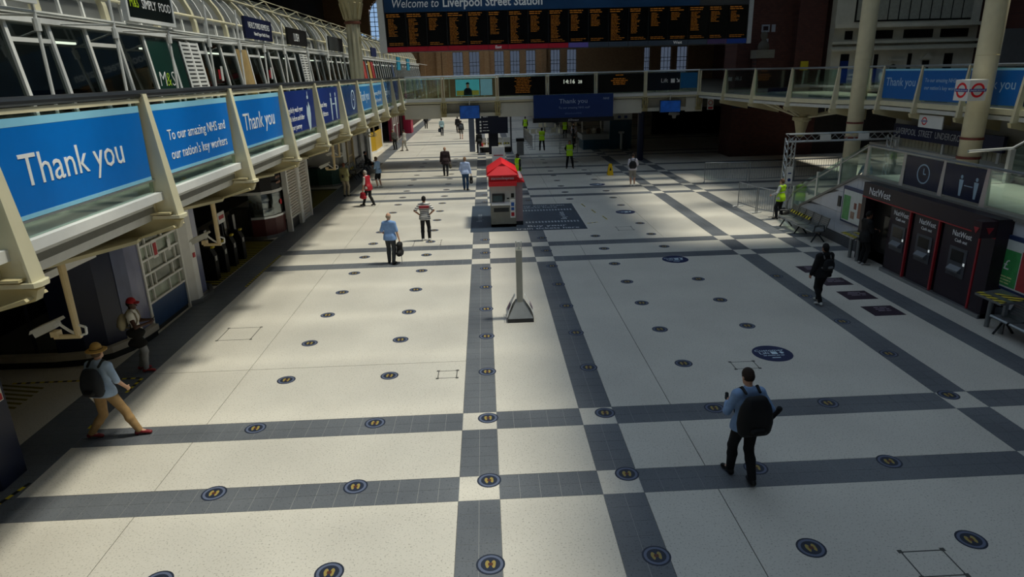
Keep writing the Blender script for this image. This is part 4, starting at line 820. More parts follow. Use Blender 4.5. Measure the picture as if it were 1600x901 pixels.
for (a, b_, kind, lb) in ((16.98, 18.54, 'clock', 'dark glass film with pale clock symbol above cash machines'), (15.42, 16.86, 'people', 'dark glass film with two pale standing figures above cash machines')):
    t = thing('glass_film', lb, 'film', (XW+.06, (a+b_)/2, ZP+.1)); MB().box(XW+.045, XW+.06, a, b_, ZP+.1, ZP+.93).build('sheet', mat('#0d1738', 0.12, 0, 0.1, 2), t)
    b = MB(); c = (a+b_)/2-.05; zc = ZP+.5
    if kind == 'clock':
        for i in range(24):
            q0, q1 = 2*math.pi*i/24, 2*math.pi*(i+1)/24
            b.hexa([(XW+.04, c+r*math.cos(q), zc+r*math.sin(q)) for r, q in ((.27, q0), (.27, q1), (.235, q1), (.235, q0))]+[(XW+.045, c+r*math.cos(q), zc+r*math.sin(q)) for r, q in ((.27, q0), (.27, q1), (.235, q1), (.235, q0))])
        b.box(XW+.04, XW+.045, c-.015, c+.015, zc, zc+.15); b.box(XW+.04, XW+.045, c-.1, c, zc-.015, zc+.015)
    else:
        for cc in (a+.25, a+.78):
            b.prism([(cc-.06, zc-.1), (cc-.035, zc-.33), (cc+.035, zc-.33), (cc+.06, zc-.1), (cc+.075, zc+.08), (cc-.075, zc+.08)], XW+.04, XW+.045, 'x'); b.prism([(cc+.045*math.cos(q), zc+.15+.05*math.sin(q)) for q in [2*math.pi*i/10 for i in range(10)]], XW+.04, XW+.045, 'x')
        b.box(XW+.04, XW+.045, a+.36, a+.66, zc-.06, zc-.04)
    b.build('symbol', mat('#9db4c4', 0.5, 0, 0), t)
# cash machines
cm = thing('cash_machine_bank', 'dark purple bank cash machine frontage with red edging', 'cash machine', (11.7, 17, 0)); CMX = 11.62; PURP = mat('#241a26', 0.4, 0, 0.06); RST = mat('#a32630', 0.4)
MB().box(CMX, XW, 14.2, 19.75, 1.98, 2.40).build('fascia', PURP, cm); MB().box(CMX, XW, 14.2, 14.62, 0, 1.98).build('end_pier', PURP, cm); MB().box(CMX, XW, 19.55, 19.75, 0, 1.98).build('end_pier', PURP, cm); MB().box(CMX-.015, CMX, 14.2, 19.75, 1.955, 1.985).build('red_line', RST, cm)
MB().box(CMX-.05, XW, 14.2, 18.3, 0, .1).build('kick_rail', STEEL, cm)
text('NatWest', .32, LETW, cm, (CMX-.01, 19.42, 2.08), 'W', 'LEFT', sx=.9)
for i, (y0, y1) in enumerate(((17.3, 18.3), (16.1, 17.2), (14.65, 16.0))):
    pn = MB().box(CMX+.05, XW, y0, y1, .1, 1.96).build('machine_panel', PURP, cm); MB().box(CMX-.01, CMX+.06, y0, y0+.05, .1, 1.96).build('red_edge', RST, cm)
    yc = (y0+y1)/2; MB().box(CMX+.035, CMX+.05, yc-.3, yc+.33, .72, 1.45).build('machine_bezel', mat('#4e5158', 0.35, .2), pn)
    MB().box(CMX+.03, CMX+.036, yc-.2, yc+.24, 1.1, 1.38).build('screen', SCREEN, pn); MB().hexa([(CMX-.06, yc-.2, .86), (CMX+.04, yc-.2, .82), (CMX+.04, yc+.22, .82), (CMX-.06, yc+.22, .86), (CMX-.06, yc-.2, .9), (CMX+.04, yc-.2, 1.0), (CMX+.04, yc+.22, 1.0), (CMX-.06, yc+.22, .9)]).build('keypad_shelf', mat('#6e7278', 0.35, .4), pn)
    MB().box(CMX+.025, CMX+.036, yc-.28, yc-.23, 1.05, 1.12).build('card_slot_light', mat('#d8e0e0', 0.4, 0, 0, 6, .4), pn); MB().box(CMX+.02, CMX+.036, yc+.02, yc+.2, .84, .86).build('cash_slot', OFFW, pn)
    text('NatWest', .2, LETW, cm, (CMX+.045, yc+.0, 1.72), 'W', sx=.9); text('Cash out', .12, LETW, cm, (CMX+.045, yc, 1.58), 'W')
al = MB().box(XW-.03, XW-.005, 18.3, 19.6, 0, 2).build('alcove_shade_sheet', BLACK, cm); MB().box(XW-.1, XW+.0, 18.35, 18.9, .5, 1.5).build('side_machine', mat('#15161a', 0.3), cm)  # black sheet stands in for the shade inside the alcove
t = thing('projecting_sign', 'small dark projecting box sign at end of cash machine fascia', 'sign', (11.4, 14.35, 1.95)); MB().box(11.25, 11.66, 14.22, 14.5, 1.98, 2.36).build('box', MAROON, t); MB().prism([(11.45+.1*math.cos(q), 2.17+.1*math.sin(q)) for q in [2*math.pi*i/3+.5 for i in range(3)]], 14.2, 14.222, 'y').build('emblem', RST, t); MB().prism([(14.36+.1*math.cos(q), 2.17+.1*math.sin(q)) for q in [2*math.pi*i/3+.5 for i in range(3)]], 11.24, 11.25, 'x').build('emblem', RST, t)
# poster frames on the wall
def poster(y0, y1, z0, z1, label, parts):
    t = thing('framed_poster', label, 'poster', (XW-.05, (y0+y1)/2, z0)); MB().box(XW-.06, XW, y0, y1, z0, z1).build('frame', mat('#22345c', 0.4), t); MB().box(XW-.065, XW-.055, y0+.06, y1-.06, z0+.06, z1-.1).build('sheet', mat('#cdd2cf', 0.4), t)
    for (a, b_, c, d, col) in parts: MB().box(XW-.07, XW-.064, a, b_, c, d).build('printed_block', mat(col, 0.45, 0, 0.15, 5), t)
    return t
poster(20.15, 21.45, .82, 2.0, 'framed poster with green panel and food photos beside stair wall', [(20.95, 21.36, .92, 1.72, '#4f9a58'), (20.25, 20.45, 1.1, 1.6, '#8a5a48'), (20.55, 20.7, 1.35, 1.55, '#7a3a30'), (20.62, 20.85, 1.02, 1.25, '#9a7a68')])
poster(12.3, 14.55, .78, 2.05, 'framed poster with green pound sign panel and red panel', [(13.75, 14.45, .88, 1.72, '#3f9a55'), (12.45, 13.72, .88, 1.76, '#b33a3c')])
tt = [o for o in bpy.data.objects if o.name.startswith('framed_poster')][-1]; text('£', .34, LETW, tt, (XW-.072, 14.1, 1.26), 'W'); bars('W', (XW-.070, 14.1, 1.1), .5, 3, .07, mat('#d8e0a0', 0.5, 0, 0), tt)
MB().box(XW-.04, XW, 21.62, 21.78, 1.25, 1.6).single('wall_plate', DKMET, 'small dark switch plate on the stair wall', 'plate')
bench_row('steel_bench', 'steel seat row with hazard tape beside the stair wall', 11.35, 21.55, 5, -1, (2, 3, 4)); bench_row('steel_bench', 'steel seat row with hazard tape under the pound sign poster', 11.45, 11.2, 4, -1, (1,))
for y, lb in ((19.55, 'small perch table with hazard tape between seats and cash machines'), (13.55, 'small perch table with hazard tape before the pound sign poster')):
    t = thing('perch_table', lb, 'table', (11.5, y, 0)); MB().hexa([(11.15, y-.45, .74), (11.75, y-.45, .80), (11.75, y+.35, .80), (11.15, y+.35, .74), (11.15, y-.45, .79), (11.75, y-.45, .85), (11.75, y+.35, .85), (11.15, y+.35, .79)]).build('top', STEEL, t)
    MB().hexa([(11.16, y-.44, .791), (11.3, y-.44, .805), (11.3, y+.34, .805), (11.16, y+.34, .791), (11.16, y-.44, .795), (11.3, y-.44, .81), (11.3, y+.34, .81), (11.16, y+.34, .795)]).hexa([(11.45, y-.44, .82), (11.74, y-.44, .849), (11.74, y-.3, .849), (11.45, y+.2, .82), (11.45, y-.44, .826), (11.74, y-.44, .855), (11.74, y-.3, .855), (11.45, y+.2, .826)]).build('hazard_tape', HAZ, t)
    for yy in (y-.25, y+.18): MB().cyl((11.45, yy, 0), (11.45, yy, .78), .055, .055, 10).build('leg', STEEL, t)
# things on the ticket level
for i, (x, y) in enumerate(((14.6, 14.9), (14.7, 15.9))):
    t = thing('queue_post', ['black queue post with round base on ticket level', 'second black queue post beside the first on ticket level'][i], 'post', (x, y, ZP)); MB().cyl((x, y, ZP), (x, y, ZP+.03), .19, .19, 16).build('base', BLACK, t); MB().cyl((x, y, ZP+.03), (x, y, ZP+.98), .035, .035, 10).build('pole', DKMET, t); MB().cyl((x, y, ZP+.9), (x, y, ZP+1.02), .05, .05, 10).build('cap', BLACK, t)
MB().box(16.5, 18.15, 17.2, 17.45, ZP, ZP+.45).single('yellow_kerb', mat('#a8983a', 0.6, 0, 0.1), 'low yellow edged kerb across the ticket level', 'kerb')
# upper stair with glass side and lit handrail
us = thing('upper_staircase', 'stair with steel handrail climbing from ticket level to gallery', 'stairs', (17, 16, ZP))
for i in range(11): MB().box(15.4+i*.3, 15.7+i*.3, 15.5, 18.6, ZP+i*.17, ZP+(i+1)*.17).build('step', mat('#9a978e', 0.6), us)
MB().prism([(15.2, ZP+.05), (18.8, ZP+2.1), (18.8, ZP+2.9), (15.2, ZP+.9)], 18.62, 18.64, 'y').build('glass_pane', GLASS, us)
MB().tube([(13.9, 18.65, ZP+.95), (15.2, 18.65, ZP+1.0), (18.9, 18.65, ZP+3.0)], .04, 8).build('handrail', ALU, us); MB().box(15.12, 15.26, 18.58, 18.7, ZP, ZP+.98).build('newel_post', ALU, us); MB().prism([(15.2, ZP-.02), (18.8, ZP+2.0), (18.8, ZP+1.8), (15.5, ZP)], 18.55, 18.62, 'y').build('string', STEEL, us)
# back wall under the right gallery, sign band
MB().box(18.2, 18.5, 10, 29.2, 0, 4.0).struct('wall_under_gallery', mat('#b4b3ab', 0.6, 0, 0.08, 1.0))
t = thing('station_name_sign', 'long navy sign band with white Liverpool Street Underground lettering', 'sign', (17.7, 25.2, 2.8)); MB().box(17.66, 17.78, 22.1, 28.4, 2.8, 3.36).build('band', mat('#172046', 0.4, 0, 0.04), t); text('LIVERPOOL  STREET  UNDERGROUND', .36, mat('#c8ccd6', 0.5, 0, 0), t, (17.65, 28.2, 2.97), 'W', 'LEFT', sx=.74)
for yy in (22.3, 25.2, 28.2): MB().box(17.7, 17.76, yy-.06, yy+.06, 0 if yy > 28 else ZP, 2.82).build('support', OFFW, t)
b = thing('white_panelling', 'pale corrugated panelling below the station name sign', 'panelling', (17.9, 25, ZP))
for i in range(26): MB().box(17.95, 18.02, 22.2+i*.23, 22.2+i*.23+.2, ZP, 2.95).build('board', mat('#b9b49c', 0.6), b)
# right gallery with banners and cream columns
rg_ = thing('right_gallery', 'cream gallery with glass parapet curving along the right side', 'gallery', (16.8, 25, 4))
gp_ = [(16.8, 8), (16.8, 28.3), (15.6, 29.6), (14.8, 32.4), (14.45, 36), (14.3, 40), (14.0, 44.0)]
MB().prism([(16.85, 8), (16.85, 28.3), (15.65, 29.65), (14.85, 32.4), (14.5, 36), (14.35, 40), (14.05, 44.0), (14.05, 47.4), (22, 47.4), (22, 8)], 4.0, 4.2).build('deck', mat('#8a8980', 0.6), rg_)
MB().sweep(gp_, 4.16, 4.34, .16).build('edge_rail', CREAM, rg_); MB().sweep(gp_, 3.98, 4.12, .1).build('fascia', OFFW, rg_)
for a, b_ in zip(gp_[:-1], gp_[1:]): MB().tube([(*a, 5.7), (*b_, 5.7)], .045, 8).build('handrail', STEEL, rg_)
GPY = [(16.8, 10), (16.8, 12.9), (16.8, 15.5), (16.8, 18.05), (16.8, 20.6), (16.8, 23.15), (16.8, 25.7), (16.8, 28.2), (15.6, 29.6), (14.8, 32.4), (14.45, 36), (14.3, 40)]
for x, y in GPY:
    MB().hexa([(x-.25, y-.06, 3.9), (x+.05, y-.06, 3.9), (x+.05, y+.06, 3.9), (x-.25, y+.06, 3.9), (x-.06, y-.04, 5.72), (x+.03, y-.04, 5.72), (x+.03, y+.04, 5.72), (x-.06, y+.04, 5.72)]).build('post', CREAM, rg_)
    MB().prism([(x-.3, 3.95), (x-.25, 3.8), (x+1.4, 3.45), (x+1.4, 3.98)], y-.07, y+.07, 'y').build('bracket_arm', CREAM2, rg_)
for a, b_ in zip(GPY[:-1], GPY[1:]): MB().sweep([a, b_], 4.4, 5.62, .016).build('glass_pane', GLASS, rg_)
# tapered corbel and truss arms under the curved corner
cb = thing('corbel_bracket', 'cream tapered corbel with truss arms under the curved gallery corner', 'bracket', (16.0, 33.5, 2.4))
MB().lathe([(.18, 0), (.22, .2), (.34, .75), (.45, .8), (.45, .95), (.3, 1.0), (.3, 1.6)], (16.0, 33.5, 2.4), 16).build('cone', CREAM2, cb)
for dx, dy in ((-1.3, -.8), (-1.1, 2.2), (1.6, -3.5), (2.6, -.6)):
    b = MB(); b.tube([(16, 33.5, 3.3), (16+dx, 33.5+dy, 3.95)], .06, 6); b.tube([(16, 33.5, 3.95), (16+dx, 33.5+dy, 3.98)], .06, 6); b.tube([(16+dx*.4, 33.5+dy*.4, 3.95), (16+dx*.4, 33.5+dy*.4, 3.55), (16+dx*.75, 33.5+dy*.75, 3.95)], .035, 5); b.build('truss_arm', CREAM, cb)
def rbanner(y0, y1, body, label, lines, edge=True):
    t = thing('banner', label, 'banner', (16.76, (y0+y1)/2, 4.45), 'banners on the right gallery parapet'); MB().box(16.75, 16.77, y0, y1, 4.45, 5.6).build('sheet', mat(body, 0.35, 0, 0.02), t)
    if edge: MB().box(16.742, 16.752, y0, y1, 5.53, 5.6).build('edge_strip', mat('#8fd0ee', 0.4, 0, 0.02), t)
    for s, yc, z, size in lines: text(s, size, mat('#a9c8e4', 0.5, 0, 0), t, (16.745, yc, z), 'W', depth=.004)
rbanner(25.8, 28.1, '#0e64b4', 'blue Thank you banner on the right gallery parapet', [('Thank you', 26.95, 4.95, .46)]); rbanner(23.25, 25.6, '#0e64b4', 'blue two line NHS banner on the right gallery parapet', [('To our amazing NHS and', 24.4, 5.12, .2), ("our nation's key workers", 24.4, 4.85, .2)]); rbanner(20.7, 23.05, '#0e64b4', 'blue banner partly hidden behind the underground cube sign', [('Thank you', 21.9, 4.95, .46)]); rbanner(18.15, 20.5, '#101c44', 'navy banner at the near end of right gallery parapet', [('Regularly wash your', 19.3, 5.1, .2), ('hands before and after', 19.3, 4.85, .2), ('your journey', 19.3, 4.6, .2)], False)
for i, (x, y) in enumerate(((16.25, 29.0), (16.25, 21.75))):
    t = thing('cream_column', ['tall smooth cream column behind the truss gantry', 'tall smooth cream column carrying the underground cube sign'][i], 'column', (x, y, 0 if i == 0 else ZP)); z0 = 0 if i == 0 else 0
    MB().cyl((x, y, z0), (x, y, 16.95), .33, .33, 28).build('shaft', CREAM, t, smooth=True); MB().cyl((x, y, 3.35), (x, y, 3.42), .35, .35, 28).build('red_band', mat('#7a3b34', 0.5), t); MB().cyl((x, y, 2.72), (x, y, 2.8), .36, .36, 28).build('red_band', mat('#7a3b34', 0.5), t); MB().cyl((x, y, 6.0), (x, y, 6.012), .335, .335, 28).build('joint_ring', CREAM2, t)
# underground cube sign
uc = thing('cube_sign', 'white box sign with red ring and blue bar roundels', 'sign', (15.3, 20.9, 4.65)); MB().box(15.22, 15.80, 20.9, 21.55, 4.64, 5.28).build('box', WHITE, uc)
def roundel(p, d, n, s, parent, txt='UNDERGROUND'):
    p, d, n = Vector(p), Vector(d).normalized(), Vector(n).normalized(); u = Vector((0, 0, 1)); b = MB()
    for i in range(28):
        q0, q1 = 2*math.pi*i/28, 2*math.pi*(i+1)/28
        pts = [p+d*(r*math.cos(q))+u*(r*math.sin(q)) for r, q in ((s, q0), (s, q1), (s*.7, q1), (s*.7, q0))]; b.hexa([tuple(a+n*.003) for a in pts]+[tuple(a+n*.007) for a in pts])
    b.build('red_ring', BRIGHTRED, parent); b = MB(); h = s*.19; w_ = s*1.25
    pts = [p-d*w_-u*h, p+d*w_-u*h, p+d*w_+u*h, p-d*w_+u*h]; b.hexa([tuple(a+n*.008) for a in pts]+[tuple(a+n*.012) for a in pts]); b.build('blue_bar', mat('#1c2f8f', 0.4), parent)
    o = text(txt, s*.26, LETW, parent, p-u*s*.09+n*.013, 'S', sx=1.15, depth=.002); o.rotation_euler = (math.pi/2, 0, math.atan2(d.y, d.x))
roundel((15.22, 21.225, 4.96), (0, -1, 0), (-1, 0, 0), .235, uc); roundel((15.51, 20.9, 4.96), (1, 0, 0), (0, -1, 0), .22, uc); MB().tube([(15.78, 21.4, 4.95), (16.1, 21.6, 4.95)], .04, 6).build('mount', ALU, uc)
t = thing('roundel_plate', 'small white plate with roundel hanging under the right gallery', 'sign', (16.9, 24.9, 3.55)); MB().box(16.86, 16.9, 24.2, 25.6, 3.45, 3.92).build('plate', WHITE, t); roundel((16.86, 25.25, 3.69), (0, -1, 0), (-1, 0, 0), .15, t)
# truss gantry
tg = thing('truss_gantry', 'silver box truss gantry arching over the stair foot', 'gantry', (14.8, 27.2, 0))
def truss(name, p0, p1, w_):
    p0, p1 = Vector(p0), Vector(p1); d = (p1-p0).normalized(); a = Vector((0, 1, 0)); c = d.cross(a); b = MB(); h = w_/2; off = [a*h+c*h, a*h-c*h, -a*h-c*h, -a*h+c*h]
    for o in off: b.cyl(p0+o, p1+o, .026, .026, 8)
    L = (p1-p0).length; n = max(2, round(L/.34))
    for i in range(n):
        q0, q1 = p0+d*(L*i/n), p0+d*(L*(i+1)/n)
        for k in range(4): b.cyl(q0+off[k], q1+off[(k+1) % 4], .011, .011, 5)
    b.build(name, ALU, tg)
truss('leg_truss', (12.62, 27.2, 0.05), (12.62, 27.2, 3.0), .3); truss('leg_truss', (16.95, 27.2, 0.05), (16.95, 27.2, 3.0), .3); truss('top_truss', (12.47, 27.2, 3.0), (17.1, 27.2, 3.0), .3)
for x in (12.62, 16.95): MB().box(x-.3, x+.3, 26.9, 27.5, 0, .04).build('foot_plate', DKMET, tg)
for x in (13.75, 15.35): MB().box(x, x+.45, 27.0, 27.02, 2.88, 3.12).build('white_plate', WHITE, tg)
t = thing('gantry_notice', 'narrow white notice strapped to the gantry leg', 'notice', (12.62, 27, 1.3)); MB().box(12.5, 12.76, 27.0, 27.02, 1.15, 1.85).build('sheet', WHITE, t); MB().cyl((12.63, 27.0, 1.3), (12.63, 26.99, 1.3), .07, .07, 14).build('navy_disc', DKBLUE, t); MB().box(12.56, 12.7, 26.99, 27.0, 1.55, 1.6).build('navy_bar', DKBLUE, t)
# crowd barriers
def barrier(p0, p1, label, n=18, h=1.08):
    p0, p1 = Vector((*p0, 0)), Vector((*p1, 0)); t = thing('crowd_barrier', label, 'barrier', tuple((p0+p1)/2), 'steel crowd barriers'); u = Vector((0, 0, 1))
    MB().tube([p0+u*.03, p0+u*h, p1+u*h, p1+u*.03], .02, 6).tube([p0+u*.2, p1+u*.2], .018, 6).build('frame', STEEL, t); b = MB()
    for i in range(1, n): q = p0.lerp(p1, i/n); b.cyl(q+u*.2, q+u*h, .008, .008, 5)
    b.build('bars', STEEL, t); nrm = (p1-p0).cross(u).normalized()
    for q in (p0, p1): MB().cyl(q-nrm*.25+u*.02, q+nrm*.25+u*.02, .018, .018, 6).build('foot', STEEL, t)
barrier((11.56, 34.5), (13.7, 34.2), 'steel crowd barrier nearest to the dark concourse corner'); barrier((13.85, 34.2), (16.3, 34.4), 'steel crowd barrier reaching towards the gantry'); barrier((16.4, 34.5), (18.8, 34.7), 'steel crowd barrier behind the gantry opening'); barrier((11.02, 28.2), (11.25, 26.8), 'short run steel barrier leading to the steward at gantry', 10); barrier((11.27, 26.7), (11.62, 25.9), 'steel barrier touching the steward at gantry', 7)
barrier((3.95, 53.0), (5.9, 52.9), 'steel barrier behind the far steward'); barrier((6.0, 52.9), (7.6, 54.8), 'steel barrier joining the blue information kiosk'); 
for i in range(5): barrier((3.5+.04*i, 60.5-1.6*i), (3.55+.04*i, 59.0-1.6*i), 'steel barrier in the receding line beyond far steward', 8)
barrier((5.5, 49.2), (6.9, 49.7), 'low table like steel barrier before the information kiosk', 3, .8)

# stone facade and brick pier on the right
YS = 43.6
sf = thing('stone_facade', 'pale classical stone facade with dark windows above right gallery', 'facade', (26.8, YS, 4.2))
MB().box(22.3, 31.6, YS, YS+.6, 4.2, 16.8).build('wall', STONE, sf)
for z0, z1, d in ((7.95, 8.15, .45), (7.0, 7.15, .3), (6.6, 6.72, .35), (6.72, 6.85, .22)): MB().box(22.1, 31.7, YS-d, YS, z0, z1).build('cornice', STONE, sf)
for x0, x1 in ((23.0, 23.5), (23.9, 26.1), (26.8, 28.7), (29.2, 31.0)): MB().box(x0, x1, YS-.03, YS+.02, 7.28, 7.78).build('window_strip', BLACK, sf)
for i in range(11):
    x = 23.6+i*.68; MB().box(x, x+.6, YS-.06, YS+.0, 8.4, 13).build('tall_panel', mat('#97988e', 0.6, 0, 0.1), sf)
MB().box(23.5, 31.0, YS-.03, YS, 8.3, 13.1).build('tall_recess', BLACK, sf)
for x0, x1, z0, z1 in ((22.9, 23.45, 4.3, 6.4), (25.1, 25.35, 4.3, 6.35), (27.3, 27.55, 4.3, 6.35), (29.7, 30.25, 4.3, 6.3), (28.3, 28.75, 5.2, 5.9)): MB().box(x0, x1, YS-.04, YS+.02, z0, z1).build('dark_opening', BLACK, sf)
MB().box(22.92, 23.43, YS-.06, YS-.03, 4.6, 6.0).build('blue_notice', DKBLUE, sf); MB().cyl((26.4, YS-.08, 5.5), (26.4, YS, 5.5), .22, .22, 16).build('round_vent', BLACK, sf); MB().prism([(26.0, 5.9), (26.8, 5.9), (26.75, 6.05), (26.05, 6.05)], YS-.12, YS, 'y').build('hood_moulding', STONE, sf); MB().prism([(28.1, 6.0), (28.95, 6.0), (28.52, 6.35)], YS-.15, YS, 'y').build('pediment', STONE, sf)
MB().box(16.6, 22.3, 44.8, 47.0, 0, 16.9).struct('wall_brick_pier', DBRICK); MB().box(20.2, 22.0, 44.2, 44.8, 4.2, 16.9).build('brick_pilaster', DBRICK, None)['kind'] = 'structure'
MB().box(31.6, 33.9, 38, 38.4, 4.2, 16.9).struct('wall_far_right', mat('#2d2422', 0.8)); MB().box(28.0, 31.4, 36.5, 37.0, 4.2, 7.4).single('grey_hoarding', mat('#7d8084', 0.6, 0, 0.05), 'plain grey hoarding panel beside the near cream column', 'hoarding')
MB().box(18.5, 33.9, 44.9, 45.2, 0, 4.0).struct('wall_lower_right', mat('#2c2826', 0.8, 0, 0.2))
t = thing('pictogram_sign', 'pale pictograms of lift and wheelchair on dark brick pier', 'sign', (18.6, 44.7, 7.2)); MB().box(18.1, 18.62, 44.76, 44.79, 7.9, 8.35).box(18.75, 19.0, 44.76, 44.79, 7.9, 8.35).build('lift_pictogram', mat('#9aa0b0', 0.5), t); MB().box(18.2, 18.52, 44.74, 44.765, 8.0, 8.25).build('pictogram_inner', MAROON, t)
wc = MB(); wc.lathe([(.2, 0), (.2, .02), (.14, .02), (.14, 0)], (0, 0, 0), 16); wc.V = [(18.4+x, 44.77-z, 7.3+y) for x, y, z in wc.V]; wc.box(18.3, 18.36, 44.75, 44.77, 7.35, 7.75); wc.box(18.36, 18.6, 44.75, 44.77, 7.45, 7.5); wc.box(18.55, 18.6, 44.75, 44.77, 7.25, 7.5); wc.build('wheelchair_pictogram', mat('#b0b6c4', 0.5), t)
bu = thing('stone_bust', 'pale stone bust on a plinth against dark brick', 'sculpture', (18.0, 44.0, 5.9)); MB().box(17.5, 18.5, 43.7, 44.4, 4.2, 6.3).build('plinth_block', DBRICK, bu); MB().box(17.4, 18.6, 43.6, 44.5, 6.3, 6.8).build('plinth', mat('#7d7a70', 0.7), bu); MB().lathe([(.32, 0), (.36, .15), (.3, .4), (.14, .55), (.13, .62), (.2, .75), (.22, .9), (.17, 1.05), (0, 1.1)], (18.0, 44.0, 6.8), 16).build('head_and_shoulders', mat('#5a5750', 0.7), bu, smooth=True)
MB().box(20.6, 21.1, 44.1, 44.19, 5.5, 6.05).single('yellow_box', mat('#b5a524', 0.5), 'small yellow equipment box fixed on the brick pier', 'box')

# ---------------------------------------------------------------- things standing on the concourse
# ticket machine kiosk
tk = thing('ticket_kiosk', 'grey ticket machine kiosk with red gabled roof on dark floor decal', 'kiosk', (.75, 26.6, 0))
GREYK = mat('#8d8b80', 0.45, 0, 0.06); KL = mat('#b9bab6', 0.4, 0, 0.04)
MB().box(.13, 1.13, 25.75, 26.9, 0, .92).build('lower_body', GREYK, tk); MB().box(.13, 1.13, 25.9, 26.9, .92, 1.66).build('upper_body', KL, tk)
MB().hexa([(.16, 25.72, .88), (1.1, 25.72, .88), (1.1, 25.95, .88), (.16, 25.95, .88), (.16, 25.74, .95), (1.1, 25.74, .95), (1.1, 25.95, 1.0), (.16, 25.95, 1.0)]).build('shelf', WHITE, tk)
MB().box(.20, .68, 25.86, 25.9, 1.0, 1.32).build('screen_recess', mat('#2a2d30', 0.4), tk); MB().box(.24, .6, 25.85, 25.865, 1.02, 1.24).build('screen', mat('#2f4a50', 0.15), tk); MB().box(.62, .70, 25.84, 25.87, 1.08, 1.3).build('key_pad', BLACK, tk)
MB().box(.95, 1.07, 25.87, 25.9, 1.15, 1.32).build('ticket_slot', BLACK, tk); MB().box(.78, .88, 25.87, 25.9, 1.1, 1.15).build('card_slot', BLACK, tk); MB().box(.25, .85, 25.735, 25.76, .62, .78).build('collection_tray', DKMET, tk); MB().box(.2, .9, 25.73, 25.76, .5, .56).build('tray_lip', GREYK, tk)
MB().box(.9, 1.1, 25.69, 25.73, .38, 1.1).build('card_reader_plate', WHITE, tk); MB().box(.94, 1.06, 25.68, 25.69, .85, 1.0).box(.94, 1.06, 25.68, 25.69, .68, .8).build('blue_label', mat('#2558a8', 0.4), tk); MB().box(.94, 1.06, 25.68, 25.69, .45, .6).build('red_label', RED, tk)
MB().box(.13, 1.13, 25.75, 25.8, 0, .12).build('kick_base', mat('#77756c', 0.5), tk); MB().box(1.13, 1.42, 26.05, 27.9, .16, 1.9).build('side_body', mat('#a48f93', 0.5, 0, 0.04), tk); MB().box(1.13, 1.42, 26.05, 27.9, 0, .16).build('side_base', DKMET, tk); MB().box(.13, 1.13, 26.9, 27.9, 0, 1.9).build('rear_body', GREYK, tk)
MB().box(.08, 1.18, 25.7, 26.05, 1.64, 1.82).build('red_awning', BRIGHTRED, tk); MB().box(.08, 1.18, 25.82, 28.0, 1.82, 2.05).build('red_band', mat('#c41f28', 0.45), tk); MB().hexa([(1.13, 25.9, 1.74), (1.5, 25.9, 1.74), (1.5, 28.0, 1.74), (1.13, 28.0, 1.74), (1.13, 25.9, 2.02), (1.16, 25.9, 2.02), (1.16, 28.0, 2.02), (1.13, 28.0, 2.02)]).build('side_awning', mat('#c41f28', 0.45), tk)
MB().prism([(.0, 2.05), (1.26, 2.05), (1.22, 2.14), (.63, 2.5), (.04, 2.14)], 25.95, 28.0, 'y').build('gable_roof', BRIGHTRED, tk); MB().hexa([(0, 25.72, 2.03), (1.26, 25.72, 2.03), (1.22, 25.95, 2.05), (.04, 25.95, 2.05), (.02, 25.72, 2.07), (1.24, 25.72, 2.07), (.7, 26.0, 2.46), (.56, 26.0, 2.46)]).build('roof_front', BRIGHTRED, tk)
text('stanstedexpress', .155, PALE, tk, (.63, 25.815, 1.89), 'S', sx=.9)
t = thing('white_poster_stand', 'white framed poster stand with red line behind the red kiosk', 'poster stand', (.6, 31, 0)); MB().box(.3, .9, 30.98, 31.04, .1, 2.62).build('frame', WHITE, t); MB().box(.35, .85, 30.97, 30.98, .3, 2.55).build('sheet', mat('#d5d6da', 0.5), t); MB().box(.38, .82, 30.965, 30.972, 2.2, 2.24).build('red_line', RED, t); MB().box(.2, 1.0, 30.8, 31.2, 0, .1).build('base', STEEL, t)
MB().box(.12, .28, 30.9, 31.1, 0, 1.45).single('blue_bin', mat('#2b5f9a', 0.4), 'narrow blue post against the white poster stand', 'post')
# totem
to = thing('sanitiser_totem', 'slim pale totem post on a wide sloped grey base', 'totem', (.72, 15.5, 0))
MB().box(.40, 1.04, 15.15, 15.8, 0, .10).build('foot', mat('#35373a', 0.6), to); MB().hexa([(.41, 15.16, .10), (1.03, 15.16, .10), (1.03, 15.79, .10), (.41, 15.79, .10), (.62, 15.42, .48), (.82, 15.42, .48), (.82, 15.58, .48), (.62, 15.58, .48)]).build('sloped_base', mat('#8b8e90', 0.5), to)
MB().box(.645, .795, 15.4, 15.6, .40, 1.78).build('post', mat('#aaa99f', 0.45, 0, 0.04), to); MB().box(.645, .665, 15.44, 15.56, 1.78, 2.0).box(.775, .795, 15.44, 15.56, 1.78, 2.0).box(.69, .75, 15.47, 15.53, 1.78, 1.97).build('dispenser_top', mat('#d2d4d2', 0.3, .3), to)
for s in (-1, 1):
    x0 = .72+s*.12; x1 = .72+s*.335; lf = MB(); lf.hexa([(x1, 15.16, .14), (x1, 15.79, .14), (x1+.012*s, 15.79, .14), (x1+.012*s, 15.16, .14), (x0, 15.42, .62), (x0, 15.58, .62), (x0+.012*s, 15.58, .62), (x0+.012*s, 15.42, .62)]); pl_ = lf.build('side_plate', WHITE, to)
    xm = (x0+x1)/2+.02*s; b = MB(); b.hexa([(xm+.06*s, 15.36, .26), (xm+.06*s, 15.56, .26), (xm+.068*s, 15.56, .26), (xm+.068*s, 15.36, .26), (xm-.0*s, 15.38, .42), (xm, 15.54, .42), (xm+.01*s, 15.54, .42), (xm+.01*s, 15.38, .42)]); b.build('printed_badge', mat('#6a3f6a', 0.5, 0, 0.3, 20), pl_)
